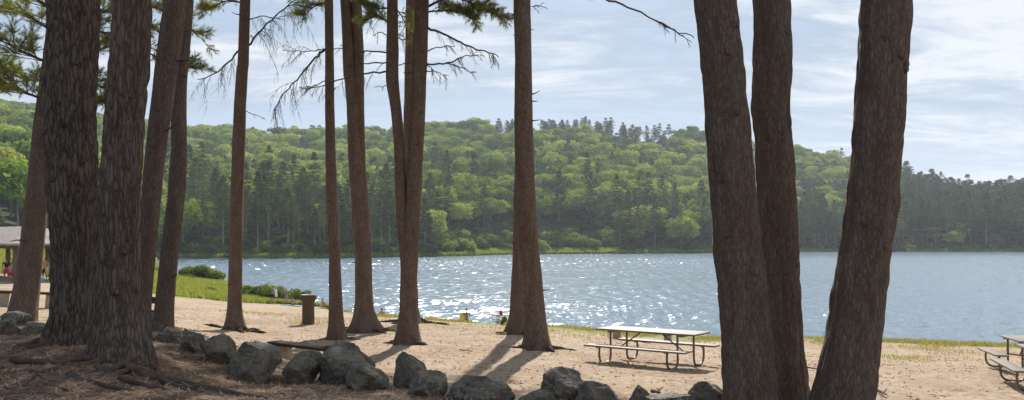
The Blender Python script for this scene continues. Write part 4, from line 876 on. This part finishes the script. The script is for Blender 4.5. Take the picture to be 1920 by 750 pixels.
def person(loc, h, face, pose, label, bottom='black', top=None, hair=M_hair, long_hair=False, group='people by the lake'):
    t = empty('person', loc, label, 'person', group, face); k = h / 1.75; V3 = Vector
    def S(x, y, z): return V3((x, y, z)) * k
    hip = S(0, 0, .93); seat = pose == 'sit'
    if seat: hip = S(0, 0, .13)
    ch_ = hip + S(0, -.02, .28); nk = hip + S(0, .0, .56); 
    legs = {}
    for s, sd_ in ((-1, 'l'), (1, 'r')):
        hj = hip + S(s * .10, 0, -.03)
        if seat: kn = hj + S(s * .06, -.34, .30); an = hj + S(s * .05, -.62, -.02); to = an + S(0, -.17, -.03)
        elif pose == 'step': kn = hj + S(s * .02, -.10 * s - .04, -.40); an = hj + S(s * .02, -.02 + .14 * s, -.81); to = an + S(0, -.17, -.05)
        else: kn = hj + S(s * .02, -.03, -.42); an = hj + S(s * .03, .02, -.83); to = an + S(0, -.17, -.05)
        legs[sd_] = (hj, kn, an, to)
    arms = {}
    for s, sd_ in ((-1, 'l'), (1, 'r')):
        sh = nk + S(s * .19, 0, -.06)
        if seat: el = sh + S(s * .06, -.10, -.26); wr_ = el + S(-s * .02, -.22, -.02)
        elif pose in ('carry', 'step'): el = sh + S(s * .07, .03, -.27); wr_ = el + S(-s * .10, -.22, .02)
        elif pose == 'fold': el = sh + S(s * .08, -.05, -.26); wr_ = el + S(-s * .22, -.16, .10)
        else: el = sh + S(s * .07, .02, -.28); wr_ = el + S(s * .02, -.06, -.25)
        arms[sd_] = (sh, el, wr_)
    body = [[('hip', hip, (.135 * k, .10 * k)), ('wa', hip + S(0, 0, .14), (.115 * k, .09 * k)), ('ch', ch_ + S(0, 0, .04), (.145 * k, .10 * k)), ('sh', nk + S(0, 0, -.08), (.12 * k, .075 * k)), ('nk', nk + S(0, 0, .02), .052 * k), ('h0', nk + S(0, -.01, .09), .062 * k), ('h1', nk + S(0, -.015, .17), .086 * k), ('h2', nk + S(0, .0, .245), .066 * k)],
            ['h1', ('', nk + S(0, -.105, .155), .018 * k)]]
    fing = []
    for sd_ in 'lr':
        hj, kn, an, to = legs[sd_]; sh, el, wr_ = arms[sd_]
        body.append(['hip', ('', hj + (kn - hj) * .12, .088 * k), ('', hj.lerp(kn, .55), .074 * k), ('', kn, .055 * k), ('', kn.lerp(an, .35), .056 * k), ('', an, .036 * k), ('', an + (to - an) * .25 + S(0, 0, -.02), .038 * k), ('', to, .028 * k)])
        hd = (wr_ - el).normalized(); pm = wr_ + hd * .06 * k
        body.append(['sh', ('', sh, .052 * k), ('', sh.lerp(el, .5), .044 * k), ('', el, .036 * k), ('', el.lerp(wr_, .4), .035 * k), ('', wr_, .024 * k), ('', pm, (.036 * k, .018 * k))])
        sv_ = hd.cross(V3((0, 0, 1))); sv_ = sv_.normalized() if sv_.length > .1 else V3((1, 0, 0)); dn = V3((0, 0, -1))
        for q_, (off, ln) in enumerate(((-.027, .062), (-.009, .075), (.009, .070), (.027, .056))):
            b0 = pm + sv_ * off * k + hd * .01 * k; m1 = b0 + hd * ln * .55 * k + dn * .008 * k; m2 = m1 + hd * ln * .4 * k + dn * .022 * k; fing.append([('', b0, .009 * k), ('', m1, .0085 * k), ('', m2, .007 * k)])
        b0 = wr_ + hd * .03 * k - sv_ * .02 * k; fing.append([('', b0, .011 * k), ('', b0 - sv_ * .035 * k + hd * .025 * k, .010 * k), ('', b0 - sv_ * .04 * k + hd * .055 * k, .008 * k)])
    skin('body', body + fing, M_skin, t)
    # clothing
    def leg_cloth(f_, ex): return [['hp'] + [('', legs[s_][0].lerp(legs[s_][1], a_), (.098 - .012 * a_) * k * ex) for a_ in (.14, .5, f_)] for s_ in 'lr']
    if bottom: skin('shorts', [[('hp', hip + S(0, 0, -.01), (.152 * k, .118 * k)), ('', hip + S(0, 0, .08), (.138 * k, .108 * k))]] + leg_cloth(.82, 1.0), CL[bottom], t)
    if top: skin('shirt', [[('a', hip + S(0, 0, .05), (.145 * k, .112 * k)), ('b', ch_ + S(0, 0, .03), (.158 * k, .115 * k)), ('c', nk + S(0, 0, -.08), (.135 * k, .09 * k)), ('', nk + S(0, 0, -.01), .066 * k)]] + [['c', ('', arms[s_][0], .062 * k), ('', arms[s_][0].lerp(arms[s_][1], .7), .056 * k)] for s_ in 'lr'], CL[top], t)
    hc = [[('', nk + S(0, .03, .12), .075 * k), ('', nk + S(0, .02, .20), .092 * k), ('', nk + S(0, .0, .262), .066 * k)]]
    if long_hair: hc.append([('', nk + S(0, .05, .16), .07 * k), ('', nk + S(0, .085, .0), .075 * k), ('', nk + S(0, .10, -.14), .05 * k)])
    skin('hair', hc, hair, t)
    # eyes and ears
    mb = MB()
    for s in (-1, 1): mb.box(nk + S(s * .032, -.10, .178), (.018 * k, .01 * k, .01 * k))
    mb.build('eyes', M_hair, t)
    return t
def P_on(px, d, dz=0): g0 = G(px, d); return Vector((g0.x, g0.y, g0.z + dz))
def draped(name, parent_loc, pts, wv, mat, label, cat, th=.015, z=None):
    mb = MB(); n = len(pts)
    for i in range(n - 1): pass
    V = []; 
    for p_ in pts: V += [Vector(p_) - Vector(wv) / 2, Vector(p_) + Vector(wv) / 2]
    V2 = [v + Vector((0, th, th)) for v in V]; m_ = len(V); Fs = []
    for i in range(n - 1): a_ = 2 * i; Fs += [(a_, a_ + 1, a_ + 3, a_ + 2), (m_ + a_ + 2, m_ + a_ + 3, m_ + a_ + 1, m_ + a_), (a_, a_ + 2, m_ + a_ + 2, m_ + a_), (a_ + 3, a_ + 1, m_ + a_ + 1, m_ + a_ + 3)]
    Fs += [(1, 0, m_, m_ + 1), (m_ - 2, m_ - 1, 2 * m_ - 1, 2 * m_ - 2)]
    mb.add(V + V2, Fs); o = mb.build(name, mat); o.location = parent_loc; return tag(o, label, cat)
# children by the bush
p1 = P_on(511, 60); person(p1, 1.38, R(-20), 'carry', 'person standing by the bush in dark clothes holding a towel', 'black', None)
draped('towel', p1 + Vector((.28, -.12, 0)), [(0, 0, 1.12), (.03, -.04, .85), (.05, 0, .55)], (.14, .14, 0), CL['white'], 'pale striped towel hanging from the arm of the bush-side person', 'towel')
p2 = P_on(537, 60); person(p2, 1.28, R(10), 'fold', 'shirtless child in grey shorts standing left of the trash can', 'grey', None, M_hair2)
p3 = P_on(549, 57.5); person(p3, 1.25, R(160), 'sit', 'child sitting on the blue towel left of the trash can', 'red', None, M_hair2)
p4 = P_on(605, 55); person(p4, 1.25, R(150), 'sit', 'child sitting in the grass right of the trash can', 'grey', None, M_hair)
p5 = P_on(716, 44.5); person(p5, 1.3, R(190), 'sit', 'person sitting in shore grass behind the flared-root pine', 'black', None, M_hair2)
a = W(875, 579, 47); p6 = Vector((a.x, 47, a.z - 1.36)); person(p6, 1.38, R(170), 'fold', 'shirtless person in dark shorts standing at the lake edge with yellow towel', 'black', None)
draped('towel', p6 + Vector((-.22, .02, 0)), [(0, 0, 1.14), (-.04, -.03, .8), (-.02, 0, .42)], (.30, .10, 0), CL['yellow'], 'yellow towel held up beside the person at the lake edge', 'towel')
def flat_towel(px, d, w_, dd, mat, label, rz=0, h_=.035):
    g0 = G(px, d); nx, ny = 14, 6; mb = MB(); V = []; Fs = []
    for z_ in (h_, 0):
        for i in range(nx):
            for j in range(ny):
                x = (i / (nx - 1) - .5) * w_; y = (j / (ny - 1) - .5) * dd; V.append((x, y, gz1(g0.x + x, g0.y + y) - g0.z + z_ + .03 + .02 * noise.noise(Vector((x * 3, y * 3, px)))))
    n_ = nx * ny
    for i in range(nx - 1):
        for j in range(ny - 1): q_ = i * ny + j; Fs += [(q_, q_ + ny, q_ + ny + 1, q_ + 1), (n_ + q_ + 1, n_ + q_ + ny + 1, n_ + q_ + ny, n_ + q_)]
    for i in range(nx - 1):
        for j in (0, ny - 1): q_ = i * ny + j; Fs.append((q_, n_ + q_, n_ + q_ + ny, q_ + ny))
    for j in range(ny - 1):
        for i in (0, nx - 1): q_ = i * ny + j; Fs.append((q_, q_ + 1, n_ + q_ + 1, n_ + q_))
    mb.add(V, Fs); o = mb.build('beach_towel', mat); o.location = g0; tag(o, label, 'beach towel', 'towels spread on the beach')
flat_towel(551, 57.6, 1.15, 1.9, simple('pale_blue_cloth', (.35, .62, .72), .9, .1), 'pale blue towel spread out left of the trash can')
flat_towel(597, 55.2, .9, 1.3, CL['white'], 'white towel spread out right of the trash can')
# people in the pavilion
def pav(px, d): x = (px - 960) / F * d; return Vector((x, d, base_z + .02))
person(pav(12, 50), 1.5, R(20), 'stand', 'dark haired person in black shirt at the left edge of the pavilion', 'red', 'black', M_hair, True, 'people under the pavilion')
person(pav(20.5, 49.4), 1.2, R(-10), 'stand', 'child in pink shirt beside the pavilion post', 'red', 'pink', M_hair2, False, 'people under the pavilion')
person(pav(31, 49.6), 1.80, R(40), 'fold', 'tall shirtless person in black shorts next to the pavilion post', 'black', None, M_hair2, False, 'people under the pavilion')
person(pav(84, 50), 1.52, R(5), 'carry', 'shirtless person in black shorts between the two left trunks', 'black', None, M_hair, False, 'people under the pavilion')
draped('towel', pav(88, 49.8) , [(0, 0, .95), (.03, -.03, .7), (.05, 0, .45)], (.16, .1, 0), CL['olive'], 'yellow cloth carried by the person between the left trunks', 'towel')
person(pav(94.5, 50.4), 1.35, R(-30), 'step', 'person in white shirt half hidden by the thick dark pine', 'grey', 'white', M_hair2, False, 'people under the pavilion')
# cooler in the pavilion
t = empty('cooler', pav(75.5, 49.7), 'small pale cooler on the pavilion floor between the left trunks', 'cooler'); mb = MB(); mb.box((0, 0, .13), (.42, .28, .26), None, .02); mb.build('body', CL['teal'], t); mb = MB(); mb.box((0, 0, .285), (.44, .30, .05), None, .015); mb.build('lid', CL['white'], t)

# ------------------------------------------------------------------ near bushes, grass, litter
def near_bush(px, py_top, wpx, d, label, n=5200, leaf=.05, seed=0, mat=M_shrub):
    g0 = G(px, d); Rr = wpx / 2 / F * d; H = max(.5, W(px, py_top, d).z - g0.z); me = shrub_mesh(seed, Rr, H, n, leaf); o = mkobj('bush', me, mat); o.location = g0 - Vector((0, 0, .05)); return tag(o, label, 'bush', 'bushes on the grassy shore')
M_bushd = leafmat('dark_bush_leaves', [(.07, .12, .025), (.12, .18, .035), (.19, .24, .05)], .4, 1.2, .03)
near_bush(380, 497, 92, 96, 'round pale green bush standing in the grass by the lake', 7000, .13, 1)
near_bush(350, 515, 50, 90, 'small bush at the left foot of the round pale green bush', 3000, .12, 2)
near_bush(300, 500, 46, 118, 'bushy clump beside the lake left of the narrow crooked pine', 3000, .14, 3)
near_bush(474, 533, 60, 68, 'left part dark bush right of the slender lone pine', 3500, .08, 4, M_bushd)
near_bush(522, 528, 84, 66, 'dark green bush behind the two standing children', 5500, .08, 5, M_bushd)
near_bush(560, 538, 50, 64.5, 'low green bush just left of the trash can', 3500, .075, 6, M_bushd)
near_bush(392, 552, 36, 68, 'tiny dark bush in the grass left of the slender pine', 1500, .07, 8, M_bushd)
near_bush(944, 597, 14, 39, 'bright leafy weed clump at the bank left of the middle pine', 700, .045, 7)
def gpts(n, pxa, pxb, dfun0, dfun1, thin=None, pw=1.0):
    p_ = rng.uniform(pxa, pxb, n); d0 = dfun0(p_); d1 = dfun1(p_); d = d0 + (d1 - d0) * rng.random(n) ** pw; x = (p_ - 960) / F * d
    k = np.array([noise.noise(Vector((a_ * .5, b_ * .25, 9))) for a_, b_ in zip(x, d)]) > (thin if thin is not None else -9); x, d = x[k], d[k]
    return np.stack([x, d, gz(x, d) - .01], 1)
edge = lambda p_: np.interp(p_, EX, ED)
bank = np.concatenate([gpts(15000, 600, 1950, lambda p_: edge(p_) - 2.6, lambda p_: edge(p_) + 1.2, -.12), gpts(9000, 600, 1950, lambda p_: edge(p_) - 7, lambda p_: edge(p_) - 1, .12, .6)])
tag(blades('bank_grass', bank, .05, .20, .016, M_bank, .6), 'green and straw grass fringe along the sandy bank', 'grass', None, 'stuff')
mead = np.concatenate([gpts(60000, 262, 640, lambda p_: np.maximum(grass_edge(p_) + .5, 46), lambda p_: np.minimum(edge(p_), 150)), gpts(9000, -20, 110, lambda p_: 60 + 0 * p_, lambda p_: 140 + 0 * p_)])
tag(blades('meadow_grass', mead, .12, .42, .04, M_mead, .5), 'bright green grass on the lakeside meadow', 'grass', None, 'stuff')
def patch(px, d, rx, ry, n):
    g0 = G(px, d); x = g0.x + rng.normal(0, rx, n); y = g0.y + rng.normal(0, ry, n); return np.stack([x, y, gz(x, y) - .01], 1)
pat = np.concatenate([patch(1685, 24, .6, .9, 420), patch(1740, 30, .8, 1, 300), patch(1810, 27, .9, 1, 260), patch(470, 33, 1.0, 1.2, 350), patch(600, 30, .8, .8, 260), patch(560, 28.2, .25, .25, 80), patch(610, 28.4, .4, .3, 120), patch(900, 30, 1.5, 1.2, 260), patch(1040, 31, 1.2, 1, 260), patch(1110, 17.5, .8, .8, 50), patch(975, 25.6, .7, .3, 160), patch(450, 24.7, .4, .2, 80), patch(720, 26, 1.2, .6, 90), patch(330, 9.6, .5, .3, 60)])
tag(blades('beach_grass_tufts', pat, .04, .16, .008, M_grass, .7), 'sparse grass tufts dotted over the sand', 'grass', None, 'stuff')
# needle litter and twigs on the ground
def litter(n):
    p_ = rng.uniform(-40, 1960, n); d = rng.uniform(0, 1, n) ** 1.2 * (litter_edge(p_) + 1.6 - 7.0) + 7.0; x = (p_ - 960) / F * d; z = gz(x, d)
    k = np.array([noise.noise(Vector((a_ * 1.1, b_ * 1.1, 0))) * .045 + noise.noise(Vector((a_ * 3.7, b_ * 3.7, 0))) * .028 + abs(noise.noise(Vector((a_ * 8, b_ * 8, 0)))) * .03 for a_, b_ in zip(x, d)])
    c_ = np.stack([x, d, z + k + .004], 1); a = rng.uniform(0, 6.28, n); l = rng.uniform(.04, .11, n)[:, None]; u = np.stack([np.cos(a), np.sin(a), rng.normal(.05, .18, n)], 1) * l; v = np.stack([-np.sin(a), np.cos(a), 0 * a], 1) * rng.uniform(.002, .006, n)[:, None]
    V = np.stack([c_ - u - v, c_ - u + v, c_ + u + v, c_ + u - v], 1).reshape(-1, 3); return mkobj('pine_needle_litter', mesh_np('pine_needle_litter', V, np.arange(4 * n).reshape(-1, 4)), leafmat('dry_needles', [(.09, .055, .038), (.24, .15, .10), (.42, .31, .23)], .1, 3))
tag(litter(42000), 'fallen brown pine needles and twigs on the shaded ground', 'pine litter', None, 'stuff')
def chips(n):
    p_ = rng.uniform(250, 1960, n); d = rng.uniform(11.5, 34, n); x = (p_ - 960) / F * d; z = gz(x, d)
    V = []; Fs = []
    a = rng.uniform(0, 6.28, n); s = rng.uniform(.012, .045, n); c_ = np.stack([x, d, z + .012], 1)
    for k_ in range(n):
        u = np.array([math.cos(a[k_]), math.sin(a[k_]), 0]) * s[k_]; v = np.array([-math.sin(a[k_]), math.cos(a[k_]), 0]) * s[k_] * .45; w_ = np.array([0, 0, s[k_] * .5]); b0 = len(V)
        V += [c_[k_] - u, c_[k_] - v, c_[k_] + u, c_[k_] + v, c_[k_] + w_]; Fs += [(b0, b0 + 1, b0 + 4), (b0 + 1, b0 + 2, b0 + 4), (b0 + 2, b0 + 3, b0 + 4), (b0 + 3, b0, b0 + 4)]
    return mkobj('bark_chips', mesh_np('bark_chips', V, Fs), leafmat('brown_chips', [(.07, .045, .03), (.20, .12, .08)], .0, 3))
tag(chips(5200), 'bits of bark, cones and pebbles scattered over the sand', 'debris', None, 'stuff')
def stick(pxa, da, pxb, db, r_, label, seed):
    rg = random.Random(seed); a_ = G(pxa, da); b2 = G(pxb, db); pts = []
    for i in range(7): p_ = a_.lerp(b2, i / 6); pts.append(Vector((p_.x, p_.y + rg.uniform(-.04, .04), gz1(p_.x, p_.y) + r_ + .025)) - a_)
    mb = MB(); mb.tube(pts, [r_ * (1 - .6 * i / 6) for i in range(7)], 7); mb.tube([pts[3], pts[3] + Vector((.12, .12, .06))], [r_ * .5, r_ * .2], 5)
    o = mb.build('fallen_stick', M_twig); o.location = a_; tag(o, label, 'stick', 'fallen sticks on the ground')
stick(1508, 17.4, 1540, 17.2, .02, 'thin stick on the sand between the massive trunks', 1)
stick(1648, 14.6, 1662, 14.2, .03, 'short dark stick right of the rightmost massive trunk', 2)
stick(862, 19.0, 886, 18.6, .015, 'thin stick on the sand left of the middle pine shadow', 3)
stick(1222, 12.2, 1240, 12.0, .03, 'short pale stick on the sand below the whole picnic table', 4)
stick(340, 9.0, 372, 8.6, .018, 'pale stick lying on the needles below the left boulders', 5)

# ------------------------------------------------------------------ haze
HAZE = True
if HAZE:
    mb = MB(); mb.box((50, 650, 98), (3200, 2600, 226)); o = mb.build('haze', None, None, False)
    m = bpy.data.materials.new('thin_haze'); m.use_nodes = True; t = m.node_tree; t.nodes.clear(); oo = t.nodes.new('ShaderNodeOutputMaterial')
    pvn = t.nodes.new('ShaderNodeVolumePrincipled'); pvn.inputs['Color'].default_value = (.80, .88, 1, 1); pvn.inputs['Density'].default_value = .00018; pvn.inputs['Anisotropy'].default_value = .3
    t.links.new(pvn.outputs[0], oo.inputs['Volume']); o.data.materials.append(m); tag(o, 'thin blue haze over the lake and hills', 'haze', None, 'stuff')
print('objects', len(bpy.data.objects))
